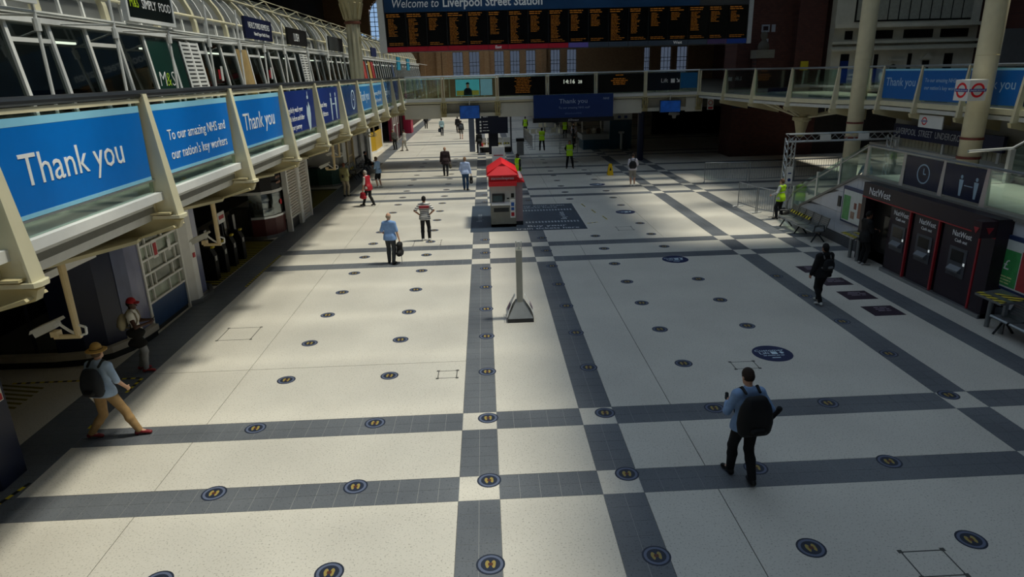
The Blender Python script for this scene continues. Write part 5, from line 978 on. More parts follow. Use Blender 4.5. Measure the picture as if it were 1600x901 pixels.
# dark decal round the kiosk
dc = thing('floor_decal', 'large dark blue floor decal with ladder lines around the red kiosk', 'floor decal', (1.6, 27.6, 0))
MB().prism([(-.7, 25.0), (3.88, 24.95), (3.92, 30.2), (-.7, 30.3)], .0008, .003).build('sheet', mat('#354150', 0.5, 0, 0.08, 1.0), dc)
lad = MB()
for i in range(17):
    for yy in (26.3, 28.7): x = 1.55+i*.132; lad.box(x, x+.07, yy, yy+.28, .003, .0042)
lad.build('ladder_marks', mat('#9aa4ac', 0.6), dc, stuff=True); text('Buy your', .36, mat('#c6ccd0', 0.5, 0, 0), dc, (2.35, 25.62, .0034), 'U', sx=1.2, depth=.001); text('train tickets here', .36, mat('#c6ccd0', 0.5, 0, 0), dc, (2.35, 25.18, .0034), 'U', sx=1.0, depth=.001)
text('Buy your train', .36, mat('#aab2b8', 0.5, 0, 0), dc, (2.5, 29.75, .0034), 'U', sx=1.0, depth=.001); text('tickets here', .36, mat('#aab2b8', 0.5, 0, 0), dc, (2.3, 29.35, .0034), 'U', sx=1.0, depth=.001)
for x, col in ((-.25, '#8a929a'), (3.3, '#b9c0c6')): text('Buy tickets', .34, mat(col, 0.5, 0, 0), dc, (x, 27.6, .0034), 'U', depth=.001, rz=math.pi/2)
# queue mats
for i, y in enumerate((18.3, 17.05, 15.85, 14.65)):
    t = thing('queue_mat', ['maroon floor mat half hidden behind the person in black', 'maroon floor mat beside the person in black', 'maroon floor mat in the middle of queue to cash machines', 'maroon floor mat nearest the pound sign poster'][i], 'floor mat', (9.75, y+.35, 0), 'queue mats before the cash machines')
    MB().box(9.36, 10.14, y, y+.68, .0008, .004).build('sheet', mat('#2e1f30', 0.5, 0, 0.08), t); bars('U', (9.8, y+.58, .004), .5, 3, .11, mat('#8f8592', 0.5, 0, 0), t, off=.001)
# round distancing stickers
stk = MB()
def ring(b, r0, r1, z0, z1, m, n=24):
    for i in range(n):
        a, c = 2*math.pi*i/n, 2*math.pi*(i+1)/n; p = [(r*math.cos(q), r*math.sin(q)) for r, q in ((r1, a), (r1, c), (r0, c), (r0, a))]
        b.face([(*q, z1) for q in p], m)
    b.lathe([(r1, z0), (r1, z1)], (0, 0, 0), n, m=m)
ring(stk, 0.0, .185, .0006, .002, 0); ring(stk, .125, .16, .002, .0026, 1); ring(stk, 0.0, .11, .002, .0026, 0)
for s in (-1, 1):
    pts = [(s*.04+.03*math.cos(q)*(1.0 if math.sin(q) > 0 else .8), .0+.07*math.sin(q)) for q in [2*math.pi*i/14 for i in range(14)]]; stk.prism(pts, .0026, .0032, m=2)
stk.prism([(-.03, -.025), (.03, -.025), (.03, .025), (-.03, .025)], .0032, .0036, m=3)
stm = stk.mesh('distance_sticker', mats=[mat('#222a3c', 0.5), mat('#5f6880', 0.5), mat('#9c8a4a', 0.5), mat('#5a3020', 0.5)])
SX = [-4.26, -2.15, -.13, 1.98, 3.98, 6.08]; SY = [6.8, 8.6, 10.5, 12.43, 14.36, 16.24, 18.1, 20.0, 21.9, 23.75, 25.6, 27.5, 29.4, 31.3, 33.2, 35.1, 37.0, 38.9, 40.8, 42.7, 44.6, 46.5, 48.4]
OV = [(6.0, 12.74), (6.0, 20.24), (5.96, 27.85), (5.96, 35.23)]
for i, x in enumerate(SX):
    for j, y in enumerate(SY):
        if any(math.hypot(x-a, y-b) < .9 for a, b in OV): continue
        if -.9 < x < 4.1 and 24.9 < y < 30.5 or (y > 39 and abs(x) > 6.5): continue
        on_band = any(a-.05 < x < b+.05 for a, b in XB.values()) or any(a < y < a+.6 for a in ROWS)
        o = link('distance_sticker', stm, None, (x, y, 0)); o.rotation_euler[2] = random.uniform(-.12, .12)
        ln = ['in line nearest the gallery side', 'in second line from gallery side', 'in line leading to ticket kiosk', 'in line just right of totem', 'in line between totem and lift decals', 'in line of the lift decals'][i]
        zn = 'beyond the red kiosk' if y > 31 else 'before the red kiosk'; sf_ = 'on granite' if on_band else 'on terrazzo'
        tag(o, 'footprint sticker %s %s %s' % (sf_, ln, zn), 'sticker', 'footprint stickers %s %s %s' % (sf_, ln, zn))
for y in (10.6, 12.49, 14.39, 16.3, 18.1):
    o = link('distance_sticker', stm, None, (8.4, y, 0)); tag(o, 'round footprint sticker on the dark band beside queue mats', 'sticker', 'footprint stickers on the queue side band')
for i, (x, y) in enumerate(OV):
    t = thing('lift_decal', ['round navy customer lift floor decal beside the man with big backpack', 'round navy lift floor decal beyond the crossing of dark bands', 'round navy lift floor decal right of the dark ticket decal', 'round navy lift floor decal near the yellow wet floor sign'][i], 'floor decal', (x, y, 0))
    b = MB(); ring(b, 0, .42, .0006, .002, 0, 36); b.V = [(vx+x, vy+y, vz) for vx, vy, vz in b.V]; b.build('disc', mat('#18244f', 0.45, 0, 0.05), t); text('Customer', .14, PALE, t, (x-.02, y+.11, .0024), 'U', sx=1.1, depth=.0008); text('Lift', .16, PALE, t, (x-.17, y-.03, .0024), 'U', sx=1.1, depth=.0008)
    MB().box(x-.02, x+.11, y-.04, y+.09, .0022, .0028).build('lift_symbol', PALE, t); MB().prism([(x+.18, y-.02), (x+.24, y-.02), (x+.24, y+.03), (x+.27, y+.03), (x+.21, y+.09), (x+.15, y+.03), (x+.18, y+.03)], .0022, .0028).build('arrow', PALE, t); bars('U', (x, y-.09, .0022), .5, 1, .06, PALE, t, off=.0006); bars('U', (x, y-.2, .0022), .24, 1, .08, PALE, t, off=.0006)
for i, (x, y, x2, y2) in enumerate(((4.35, 30.0, 4.42, 29.3), (4.6, 28.6, 4.67, 27.9), (4.85, 27.2, 4.92, 26.5), (4.0, 25.9, 4.45, 26.05))): tape(x, y, x2, y2, ['short worn floor tape farthest from the dark decal corner', 'short worn floor tape in middle of three beside dark decal', 'short worn floor tape nearest to the faint inspection cover', 'short worn floor tape lying crosswise at the dark decal corner'][i])
# wet floor sign
t = thing('wet_floor_sign', 'yellow folding wet floor sign on the concourse', 'sign', (7.25, 38.4, 0))
for s in (-1, 1): MB().hexa([(7.08, 38.4+s*.18, 0), (7.42, 38.4+s*.18, 0), (7.42, 38.4+s*.16, 0), (7.08, 38.4+s*.16, 0), (7.16, 38.4+s*.02, .66), (7.34, 38.4+s*.02, .66), (7.34, 38.4, .66), (7.16, 38.4, .66)]).build('leaf', mat('#e0b50c', 0.4), t)
MB().prism([(7.19, .28), (7.31, .28), (7.25, .48)], 38.27, 38.30, 'y').build('warning_mark', BLACK, t)
# directory sign
t = thing('directory_sign', 'navy directory sign with white platform lines on a dark post', 'sign', (.7, 50.6, 0)); MB().box(.28, 1.0, 50.4, 50.9, 0, 3.1).build('post', mat('#0c1226', 0.4), t); MB().box(-.65, 1.75, 50.3, 50.4, 1.55, 2.95).build('panel', mat('#0f1730', 0.4), t)
for k in range(5): z = 2.75-k*.22-(.12 if k else 0); MB().box(-.35, -.22, 50.28, 50.3, z-.07, z+.07).build('icon', LETW, t); bars('S', (.1, 50.3, z+.04), .5, 1, .12, LETW, t)
t = thing('white_planter_seats', 'row of white seats with yellow tape round the directory post', 'seating', (.7, 51.8, 0))
for i in range(4): x = -.45+i*.62; MB().box(x, x+.55, 51.5, 51.9, .4, .48).box(x, x+.55, 51.86, 51.94, .48, 1.1).build('seat', WHITE, t); MB().box(x+.03, x+.5, 51.84, 51.87, .6, .7).build('tape', HAZ, t)
MB().box(-.4, 2.0, 51.62, 51.78, 0, .4).build('beam', DKMET, t)
for x, lb in ((-1.0, 'slim poster pillar left of the directory sign'), (2.05, 'slim dark pole right of the directory sign')): MB().box(x-.22 if x < 0 else x-.06, x+.22 if x < 0 else x+.06, 52.4, 52.6, 0, 3.0).single('poster_pillar', mat('#5b6478' if x < 0 else '#4a4c50', 0.5), lb, 'pillar')
t = thing('litter_bin', 'dark topped litter bin standing beside the directory seats', 'bin', (2.6, 49.6, 0)); MB().box(2.35, 2.85, 49.4, 49.85, 0, 1.0).build('body', mat('#8a8c90', 0.4), t); MB().box(2.3, 2.9, 49.35, 49.9, 1.0, 1.2).build('lid', BLACK, t)
# information kiosk
ik = thing('information_kiosk', 'teal blue information kiosk with grey counter under footbridge', 'kiosk', (9.4, 52.5, 0)); TEAL = mat('#16506a', 0.45, 0, 0.06)
MB().box(7.6, 9.6, 51.6, 54, 0, .75).build('counter_base', TEAL, ik); MB().box(7.5, 9.7, 51.5, 54.1, .75, 1.15).build('counter', mat('#9aa0a2', 0.4), ik); MB().box(9.6, 11.3, 51.4, 54, 0, 2.2).build('booth', mat('#12455c', 0.45, 0, 0.05), ik); MB().box(9.6, 11.3, 51.35, 51.4, 2.2, 2.9).build('white_header', OFFW, ik); MB().box(9.62, 11.28, 51.4, 54, 2.2, 2.9).build('booth_top', OFFW, ik)
for x, c in ((10.2, '#3a4a88'), (10.7, '#2a3a78')): MB().box(x, x+.22, 51.33, 51.352, 2.3, 2.5).build('logo_mark', mat(c, 0.5), ik)
for i, x in enumerate((8.1, 8.5, 8.9)): MB().lathe([(0, 0), (.14, 0), (.2, .3), (.1, .4), (0, .42)], (x, 52.3, 1.15), 12).build('counter_ware', mat(['#6a5a48', '#c8c4bc', '#4a3a30'][i], 0.4), ik)
for a in (7.8, 9.3): MB().tube([(a, 53.5, 1.15), (a-.1, 53.2, 2.9)], .06, 6).build('canopy_post', OFFW, ik)
MB().box(7.4, 9.9, 51.5, 54, 2.9, 3.0).build('canopy', OFFW, ik); MB().cyl((10.45, 51.1, 0), (10.45, 51.1, 1.2), .1).box(10.25, 10.65, 51.0, 51.2, 1.2, 1.35).single('steel_bollard_bin', mat('#b9bfc2', 0.3, .4), 'pale steel ash bin post before the teal kiosk', 'bin')
# tables of pale chairs beyond the footbridge
pc = MB()
for dx in (-.2, .17):
    for dy in (-.2, .17): pc.box(dx, dx+.03, dy, dy+.03, 0, .44)
cs_ = thing('cafe_chair', 'pale cafe chair among tables beyond the steward barriers', 'chair', (3.9, 62, 0), 'pale cafe chairs beyond the barriers')
pc.V = [(x+3.9, y+62, z) for x, y, z in pc.V]; pc.build('legs', ALU, cs_); MB().box(3.68, 4.12, 61.78, 62.2, .44, .48).build('seat', mat('#c9c2a8', 0.5), cs_); MB().box(3.68, 4.12, 62.16, 62.2, .48, .86).build('backrest', mat('#c9c2a8', 0.5), cs_)
for i in range(5): copytree(cs_, (4.5+i*.62, 62+random.uniform(-.6, .6), 0), random.uniform(0, 6))
for i in range(7): copytree(cs_, (5.8+i*.55, 68+random.uniform(-2, 3), 0), random.uniform(0, 6), 'pale cafe chair beyond the information kiosk', None, 'pale cafe chairs beyond the kiosk')
# dark shop units far right under the gallery
t = thing('dark_shop', 'unlit dark shop unit at the back under the right gallery', 'shop', (17, 60, 0)); MB().box(15.5, 34, 62, 62.4, 0, 4.2).build('frontage', mat('#1a1716', 0.7, 0, 0.3, .5), t)
for i in range(10): MB().box(15.9+i*1.7, 17.2+i*1.7, 61.9, 62.0, .2, 2.6).build('dark_window', mat('#0d0f12', 0.2), t)
t = thing('hanging_lamp', 'unlit hanging lamp under the right end of footbridge', 'lamp', (13.3, 47, 2.6)); MB().cyl((13.3, 47, 3.1), (13.3, 47, 4.0), .02).build('rod', OFFW, t); MB().lathe([(.1, .35), (.35, .2), (.4, .05), (.15, 0), (.12, -.2), (0, -.22)], (13.3, 47, 2.7), 16).build('shade', OFFW, t)
MB().box(5.6, 34, 47.8, 101, 4.0, 4.2).struct('ceiling_shade_slab', mat('#7a766c', 0.8)); MB().box(14.05, 34, 47.4, 47.7, 3.2, 4.2).struct('trim_9', mat('#6a665c', 0.7))  # rear slab added to shade the floor beyond the footbridge

# ---------------------------------------------------------------- people: smooth-blended distance fields meshed with surface nets
def nets(F, org, h):
    nx, ny, nz = F.shape; S = F < 0
    cnt = np.zeros((nx-1, ny-1, nz-1), np.int8)
    for i in (0, 1):
        for j in (0, 1):
            for k in (0, 1): cnt += S[i:nx-1+i, j:ny-1+j, k:nz-1+k]
    ci = np.argwhere((cnt > 0) & (cnt < 8)); idx = -np.ones(cnt.shape, np.int64); idx[tuple(ci.T)] = np.arange(len(ci))
    acc = np.zeros((len(ci), 3)); n = np.zeros(len(ci))
    for ax in range(3):
        o1, o2 = [a for a in range(3) if a != ax]
        for a in (0, 1):
            for b in (0, 1):
                c0 = ci.copy(); c0[:, o1] += a; c0[:, o2] += b; c1 = c0.copy(); c1[:, ax] += 1
                f0 = F[tuple(c0.T)]; f1 = F[tuple(c1.T)]; m = (f0 < 0) != (f1 < 0)
                t = f0[m]/(f0[m]-f1[m]); p = c0[m].astype(float); p[:, ax] += t; acc[m] += p; n[m] += 1
    V = np.array(org)+(acc/n[:, None])*h; faces = []
    for ax in range(3):
        o1, o2 = (ax+1) % 3, (ax+2) % 3
        sl0 = [slice(None)]*3; sl1 = [slice(None)]*3; sl0[ax] = slice(0, -1); sl1[ax] = slice(1, None)
        A, B = S[tuple(sl0)], S[tuple(sl1)]; e = np.argwhere(A != B)
        e = e[(e[:, o1] > 0) & (e[:, o2] > 0) & (e[:, o1] < F.shape[o1]-1) & (e[:, o2] < F.shape[o2]-1)]
        q = []
        for d1, d2 in ((-1, -1), (0, -1), (0, 0), (-1, 0)):
            c = e.copy(); c[:, o1] += d1; c[:, o2] += d2; q.append(idx[tuple(c.T)])
        q = np.stack(q, 1); flip = B[tuple(e.T)]; q[flip] = q[flip][:, ::-1]; faces.append(q)
    return V, np.concatenate(faces)
class Field:
    """prims: (a, b, ra, rb, blend, flatten) ; flatten = (axis vector, factor) squeezes the section along an axis"""
    def __init__(s): s.P = []; s.cuts = []
    def cap(s, a, b, ra, rb=None, k=.02, flat=None): s.P.append((np.array(a, float), np.array(b, float), ra, ra if rb is None else rb, k, flat)); return s
    def cut(s, p, n): s.cuts.append((np.array(p, float), np.array(n, float)/np.linalg.norm(n))); return s
    def mesh(s, h, name, mats):
        lo = np.min([np.minimum(p[0], p[1])-max(p[2], p[3]) for p in s.P], 0)-3*h; hi = np.max([np.maximum(p[0], p[1])+max(p[2], p[3]) for p in s.P], 0)+3*h
        n = np.ceil((hi-lo)/h).astype(int)+1; F = np.full(n, .5, np.float32); ax = [lo[i]+h*np.arange(n[i]) for i in range(3)]
        for a, b, ra, rb, k, flat in s.P:
            m = max(ra, rb)+k+3*h; l = np.minimum(a, b)-m; u = np.maximum(a, b)+m
            sl = tuple(slice(max(0, int((l[i]-lo[i])/h)), min(n[i], int((u[i]-lo[i])/h)+2)) for i in range(3))
            X = np.stack(np.meshgrid(*[ax[i][sl[i]] for i in range(3)], indexing='ij'), -1)-a; d = b-a
            if flat is not None: f = np.array(flat[0], float); X = X+(1/flat[1]-1)*(X@f)[..., None]*f; d = d+(1/flat[1]-1)*(d@f)*f
            dd = d@d; t = np.clip(X@d/dd, 0, 1) if dd > 1e-9 else np.zeros(X.shape[:3]); D = np.linalg.norm(X-t[..., None]*d, axis=-1)-(ra+(rb-ra)*t)
            if flat is not None: D = D*(.5+.5*flat[1])
            G = F[sl]; hh = np.clip(.5+.5*(D-G)/k, 0, 1); F[sl] = D*(1-hh)+G*hh-k*hh*(1-hh)
        if s.cuts:
            X = np.stack(np.meshgrid(*ax, indexing='ij'), -1)
            for p, nn in s.cuts: F = np.maximum(F, (X-p)@nn)
        V, Q = nets(F, lo, h); me = bpy.data.meshes.new(name); me.from_pydata(V.tolist(), [], Q.tolist())
        for m_ in mats: me.materials.append(m_)
        me.polygons.foreach_set('use_smooth', [True]*len(me.polygons)); me.update(); return me
def ik(A, T, l1, l2, pole):
    A, T, pole = map(lambda v: np.array(v, float), (A, T, pole)); d = T-A; L = np.linalg.norm(d); L2 = min(L, (l1+l2)*.998); u = d/L; T = A+u*L2
    x = (l1*l1-l2*l2+L2*L2)/(2*L2); hgt = math.sqrt(max(0, l1*l1-x*x)); p = pole-(pole@u)*u; p = p/(np.linalg.norm(p)+1e-9); return A+u*x+p*hgt, T
SKIN = {'light': mat('#c79a80', 0.55, 0, 0.05, 10), 'mid': mat('#a3745a', 0.55, 0, 0.05, 10), 'dark': mat('#4a3026', 0.55, 0, 0.05, 10)}
def person(label, x, y, face, h=1.74, vox=.014, top='#5a6a88', sleeve=.55, hem=.0, legs='#1c1d22', short=1.0, shoe='#15151a', hair='#2a1e18', skin='light', feet=((-.1, 0), (.1, 0)), lift=(0, 0), hands=((-.26, .05, .78), (.26, .05, .78)), lean_=0.0, head=(0, 0), bulk=1.0, hairstyle='short', vest=None, topmat=None, z=0.0, seat=None, loose=.014, curl=.5, elbow=None, step=(0, 1)):
    """local frame: +y is forward, feet/hands are targets in metres for a 1.74 m figure"""
    S = h/1.74; A = np.array; t = thing('person', label, 'person', (x, y, z)); t.rotation_euler = (0, 0, math.radians(face)); t.scale = (1, 1, 1)
    fwd = A((0, 1, 0)); hipz = .91
    spread = max(0, math.hypot(feet[0][0]-feet[1][0], feet[0][1]-feet[1][1])-.12); hipz -= .004+.11*spread*spread
    if seat: hipz = seat
    pel = A((0, 0, hipz)); cl, sl = math.cos(lean_), math.sin(lean_)
    def T(px, py, pz): return pel+A((px, py*cl+pz*sl, -py*sl+pz*cl))
    hipL, hipR = pel+A((-.088, 0, 0)), pel+A((.088, 0, 0)); chest = T(0, .0, .36); neck = T(0, -.015, .56); sh = (T(-.172*bulk**.5, -.01, .485), T(.172*bulk**.5, -.01, .485))
    hx, hy = head; hd = T(0, .02+.05*hy, .70); hup = A((math.sin(0), math.sin(hy*.6+lean_*.6), math.cos(hy*.6+lean_*.6))); ch, s_h = math.cos(hx), math.sin(hx); hf = A((s_h, ch*math.cos(hy*.6), -math.sin(hy*.6)*ch)); hf = hf/np.linalg.norm(hf); hr = np.cross(hf, hup); hup = np.cross(hr, hf)
    def Hh(a, b, c): return hd+hr*a+hf*b+hup*c
    knees, ank, toes = [], [], []
    for i, hp in enumerate((hipL, hipR)):
        fx, fy = feet[i]; an = A((fx, fy, .085+lift[i])); k_, an = ik(hp, an, .425, .42, (0.15*(-1 if i == 0 else 1)*step[1]+step[0], step[1], 0)); knees.append(k_); ank.append(an); down = lift[i]*1.6
        toes.append(an+A((.03*(-1 if i == 0 else 1)*step[1]+.15*step[0], .15*step[1], -.055-min(down, .1)*.55)))
    elb, wri = [], []
    for i in (0, 1):
        sg = -1 if i == 0 else 1; e, wv = ik(sh[i], A(hands[i]), .285, .255, elbow[i] if elbow else (sg*.6, -1, -.2)); elb.append(e); wri.append(wv)
    def torso(F, g, waist=True):
        fl = (T(0, 1, 0)-pel, .74)
        F.cap(pel+A((-.075, 0, .02)), pel+A((.075, 0, .02)), (.105+g)*bulk, k=.05, flat=((0, 1, 0), .9))
        F.cap(T(-.06*bulk, 0, .16), T(.06*bulk, 0, .16), (.10+g)*bulk, k=.07, flat=fl); F.cap(T(-.085, .01, .36), T(.085, .01, .36), (.118+g)*bulk, k=.07, flat=fl); F.cap(T(-.10, -.005, .455), T(.10, -.005, .455), .075+g, k=.05, flat=fl)
        for q in sh: F.cap(T(0, -.012, .525), q, .050+g, .052+g, k=.045)
        return F
    B = Field(); torso(B, 0); B.cap(T(0, -.01, .50), Hh(0, -.015, -.06), .052, .05, k=.03)
    B.cap(Hh(0, -.02, .0), Hh(0, -.012, .035), .086, .088, k=.02, flat=(hr, .86)); B.cap(Hh(0, .035, -.06), Hh(0, .055, -.075), .052, .04, k=.035); B.cap(Hh(0, .075, .0), Hh(0, .102, -.025), .010, .016, k=.012)
    for sg in (-1, 1): B.cap(Hh(sg*.075, -.015, .0), Hh(sg*.086, -.03, -.01), .016, .013, k=.008); B.cap(Hh(sg*.02, .062, -.062), Hh(0, .07, -.062), .010, k=.01)
    for i in (0, 1):
        hp = (hipL, hipR)[i]; B.cap(hp, knees[i], .082*bulk, .052, k=.04); calf = knees[i]*.68+ank[i]*.32+A((0, -.014, 0)); B.cap(knees[i], calf, .050, .053, k=.02); B.cap(calf, ank[i], .052, .034, k=.02); B.cap(ank[i], toes[i], .036, .028, k=.025); B.cap(ank[i]+A((-.035*step[0], -.035*step[1], -.04)), ank[i], .032, k=.02)
        B.cap(sh[i], elb[i], .052*bulk, .039, k=.03); B.cap(elb[i], wri[i], .040, .027, k=.02)
        d = wri[i]-elb[i]; d = d/np.linalg.norm(d); sg = -1 if i == 0 else 1; pn = np.cross(d, np.cross(A((sg*-1.0, .35, 0)), d)); pn = pn/(np.linalg.norm(pn)+1e-9); sd = np.cross(d, pn)
        if sd[1] < 0: sd = -sd
        kn = wri[i]+d*.085; B.cap(wri[i], kn, .026, .036, k=.015, flat=(pn, .55))
        for q, ln in ((-.028, .85), (-.010, 1.0), (.010, .95), (.028, .75)):
            p0 = kn-d*.008-sd*q; p1 = p0+(d*math.cos(curl*.8)+pn*math.sin(curl*.8))*.042*ln; p2 = p1+(d*math.cos(curl*2)+pn*math.sin(curl*2))*.036*ln; B.cap(p0, p1, .0095, .009, k=.003); B.cap(p1, p2, .009, .008, k=.003)
        tb = wri[i]+d*.025+sd*.022; t1 = tb+(d*.75+sd*.65+pn*.25)*.042; B.cap(tb, t1, .012, .0105, k=.008); B.cap(t1, t1+(d*.9+pn*.5)*.03, .0105, .009, k=.003)
    def put(me, name, par=t, lab=None):
        if S != 1: me.transform(Matrix.Scale(S, 4))
        o = link(name, me, par)
        if lab: o['label'] = lab
        return o
    body = put(B.mesh(vox, 'body', [SKIN[skin]]), 'body')
    # garments
    G = Field(); torso(G, loose); G.cap(T(0, -.012, .52), T(0, -.01, .57), .062, k=.02)
    for i in (0, 1):
        if sleeve <= .5: e = sh[i]+(elb[i]-sh[i])*sleeve*2; G.cap(sh[i], e, .047*bulk+loose, .048+loose, k=.03)
        elif sleeve < .99: G.cap(sh[i], elb[i], .048*bulk+loose, .043+loose, k=.03)
        else: G.cap(sh[i], elb[i], .050*bulk+loose, .042+loose, k=.035); G.cap(elb[i], wri[i]-(wri[i]-elb[i])*.06, .044+loose*.8, .032+loose*.8, k=.02)
    hz = -.045+hem
    for q in (.03, min(.0, hz+.03), hz): G.cap(pel+A((-.075, 0, q)), pel+A((.075, 0, q)), .112*bulk+loose+.010, k=.04, flat=((0, 1, 0), .95))
    if hem < -.1: G.cap(pel+A((0, 0, 0)), pel+A((0, 0, hz)), (.125+loose)*bulk, (.135+loose)*bulk, k=.06)
    G.cut(pel+A((0, 0, hz)), (0, 0, -1)); G.cut(T(0, 0, .595), T(0, -.1, 1)-pel)
    put(G.mesh(vox, 'top', [topmat or mat(top, 0.8, 0, 0.08, 14)]), 'shirt' if sleeve < .99 else 'jacket')
    if vest:
        Vv = Field(); torso(Vv, loose+.016); [Vv.cap(pel+A((-.075, 0, q)), pel+A((.075, 0, q)), .112*bulk+loose+.026, k=.04, flat=((0, 1, 0), .95)) for q in (.02, -.08)]; Vv.cut(pel+A((0, 0, -.12)), (0, 0, -1)); Vv.cut(T(0, 0, .57), T(0, -.1, 1)-pel); Vv.cut(T(.20, 0, 0), (1, 0, 0)); Vv.cut(T(-.20, 0, 0), (-1, 0, 0)); vo = put(Vv.mesh(vox, 'vest', [mat(vest, 0.6, 0, 0.04, 8)]), 'vest')
        if vest.startswith('#b'):
            for zz in (.10, .24):
                Bd = Field(); torso(Bd, loose+.021); Bd.cut(T(0, 0, zz), (0, 0, -1)); Bd.cut(T(0, 0, zz+.05), (0, 0, 1)); Bd.cut(T(.2, 0, 0), (1, 0, 0)); Bd.cut(T(-.2, 0, 0), (-1, 0, 0)); put(Bd.mesh(vox, 'reflective_band', [mat('#c9cfb8', 0.35)]), 'reflective_band', vo)
    Lg = Field(); Lg.cap(pel+A((-.078, 0, .03)), pel+A((.078, 0, .03)), .112*bulk+.008, k=.05, flat=((0, 1, 0), .9)); Lg.cap(pel+A((0, 0, .05)), pel+A((0, 0, .10)), .115*bulk, k=.05, flat=((0, 1, 0), .85))
    for i in (0, 1):
        hp = (hipL, hipR)[i]; Lg.cap(hp, knees[i] if short > .6 else hp+(knees[i]-hp)*short*1.75, .088*bulk+.012, .064+.006 if short > .6 else .085, k=.035)
        if short > .6: e = knees[i]+(ank[i]-knees[i])*.98; cf = knees[i]*.66+ank[i]*.34+A((0, -.014, 0)); Lg.cap(knees[i], cf, .069, .071, k=.025); Lg.cap(cf, e, .071, .058, k=.025)
    put(Lg.mesh(vox, 'legwear', [mat(legs, 0.85, 0, 0.1, 12)]), 'trousers' if short > .6 else 'shorts')
    for i in (0, 1):
        Sh = Field(); a = ank[i]; to_ = toes[i]; Sh.cap(a+A((-.045*step[0], -.045*step[1], -.04)), a+A((0, .0, .0)), .042, .046, k=.03); Sh.cap(a+A((0, 0, -.02)), to_+A((.01*step[0], .01*step[1], .005)), .044, .036, k=.03, flat=((0, 0, 1), .85)); Sh.cut((0, 0, .003), (0, 0, -1)) if lift[i] < .02 else None
        so = put(Sh.mesh(min(vox, .012), 'shoe', [mat(shoe, 0.5, 0, 0.05)]), 'shoe')
    if hairstyle != 'bald':
        Hf = Field(); Hf.cap(Hh(0, -.024, .012), Hh(0, -.018, .042), .093, .092, k=.02, flat=(hr, .88))
        if hairstyle == 'long': Hf.cap(Hh(0, -.05, .0), Hh(0, -.075, -.15), .075, .06, k=.03, flat=(hf, .7))
        if hairstyle == 'ring': Hf.cut(Hh(0, 0, .045), hup)
        Hf.cut(Hh(0, .045, .06), hf*.9-hup*.35); Hf.cut(Hh(0, -.02, -.06 if hairstyle != 'long' else -.3), -hup) ; Hf.cut(Hh(0, .03, .0), hf*.6-hup*.8)
        put(Hf.mesh(min(vox, .012), 'hair', [mat(hair, 0.8, 0, 0.15, 30)]), 'hair')
    if vox < .016:
        for sg in (-1, 1):
            E_ = Field(); E_.cap(Hh(sg*.031, .070, .008), Hh(sg*.031, .071, .008), .011, k=.002); put(E_.mesh(.004, 'eye', [mat('#1a1412', 0.3, 0, 0)]), 'eye')
    R_ = Matrix.Rotation(math.radians(face), 4, 'Z')
    def W(p): v = R_ @ Vector([float(c)*S for c in p]); return v+Vector((x, y, z))
    return dict(t=t, S=S, W=W, wri=wri, elb=elb, pel=pel, T=T, H=Hh, hup=hup, hf=hf, hr=hr, put=put, sh=sh, vox=vox, face=face, base=Vector((x, y, z)))
def gear(p, name, label, cat, field, col, vox=.014, extra=None, fields=()):
    """a carried thing: own top-level object placed with the wearer's frame"""
    me = field.mesh(vox, name, [mat(col, 0.75, 0, 0.1, 10)])
    if p['S'] != 1: me.transform(Matrix.Scale(p['S'], 4))
    t = thing(name, label, cat, tuple(p['base'])); t.rotation_euler = (0, 0, math.radians(p['face'])); link('body', me, t)
    for nm, f2, c2 in fields:
        m2 = f2.mesh(min(vox, .012), nm, [mat(c2, 0.7, 0, 0.08, 10)])
        if p['S'] != 1: m2.transform(Matrix.Scale(p['S'], 4))
        link(nm, m2, t)
    return t
def backpack(p, label, col, w_=.13, h0=.10, h1=.50, d=.10, trim='#101114', vox=.014, trimlab=None):
    T = p['T']; f = Field(); yb = -.135-d*.75
    for q, wf, df in ((0.0, .78, .85), (.25, .78, 1.0), (.5, .72, 1.0), (.75, .62, .95), (1.0, .45, .75)):
        zz = h0+d*.8+(h1-h0-d*1.6)*q; f.cap(T(-w_*wf, yb, zz), T(w_*wf, yb, zz), d*df, k=.04, flat=((0, 1, 0), .85))
    fs = []
    for sg in (-1, 1):
        s_ = Field(); pts = [T(sg*.10, -.13, h1+.0), T(sg*.11, -.03, .585), T(sg*.12, .09, .5), T(sg*.14, .115, .35), T(sg*.15, .04, .2), T(sg*.12, -.12, h0+.06)]
        for a, b in zip(pts[:-1], pts[1:]): s_.cap(a, b, .020, k=.008)
        fs.append(('shoulder_strap', s_, trim))
    pk = Field(); pk.cap(T(-w_*.4, -.17-d*1.2, h0+.1), T(w_*.4, -.17-d*1.2, h0+.1), d*.45, k=.03); fs.append(('front_pocket', pk, trim))
    return gear(p, 'backpack', label, 'backpack', f, col, vox, None, fs)
def handbag(p, i, label, col, ln=.36, wd=.17, th=.06, name='bag', vox=.014):
    w_ = p['wri'][i]+np.array((0, .02, -.08)); f = Field(); f.cap(w_+np.array((0, -wd*.5, -.14)), w_+np.array((0, wd*.5, -.14)), th, k=.06); f.cap(w_+np.array((0, -wd*.7, -ln)), w_+np.array((0, wd*.7, -ln)), th*1.25, k=.1); f.cap(w_+np.array((0, 0, -.14)), w_+np.array((0, 0, -ln)), th*1.1, th*1.3, k=.1)
    hd_ = Field(); 
    for a, b in (((0, -.06, -.12), (0, -.03, .0)), ((0, -.03, .0), (0, .03, .0)), ((0, .03, .0), (0, .06, -.12))): hd_.cap(w_+np.array(a), w_+np.array(b), .010, k=.004)
    return gear(p, name, label, 'bag', f, col, vox, None, [('handle', hd_, col)])
HV = '#b5e61a'
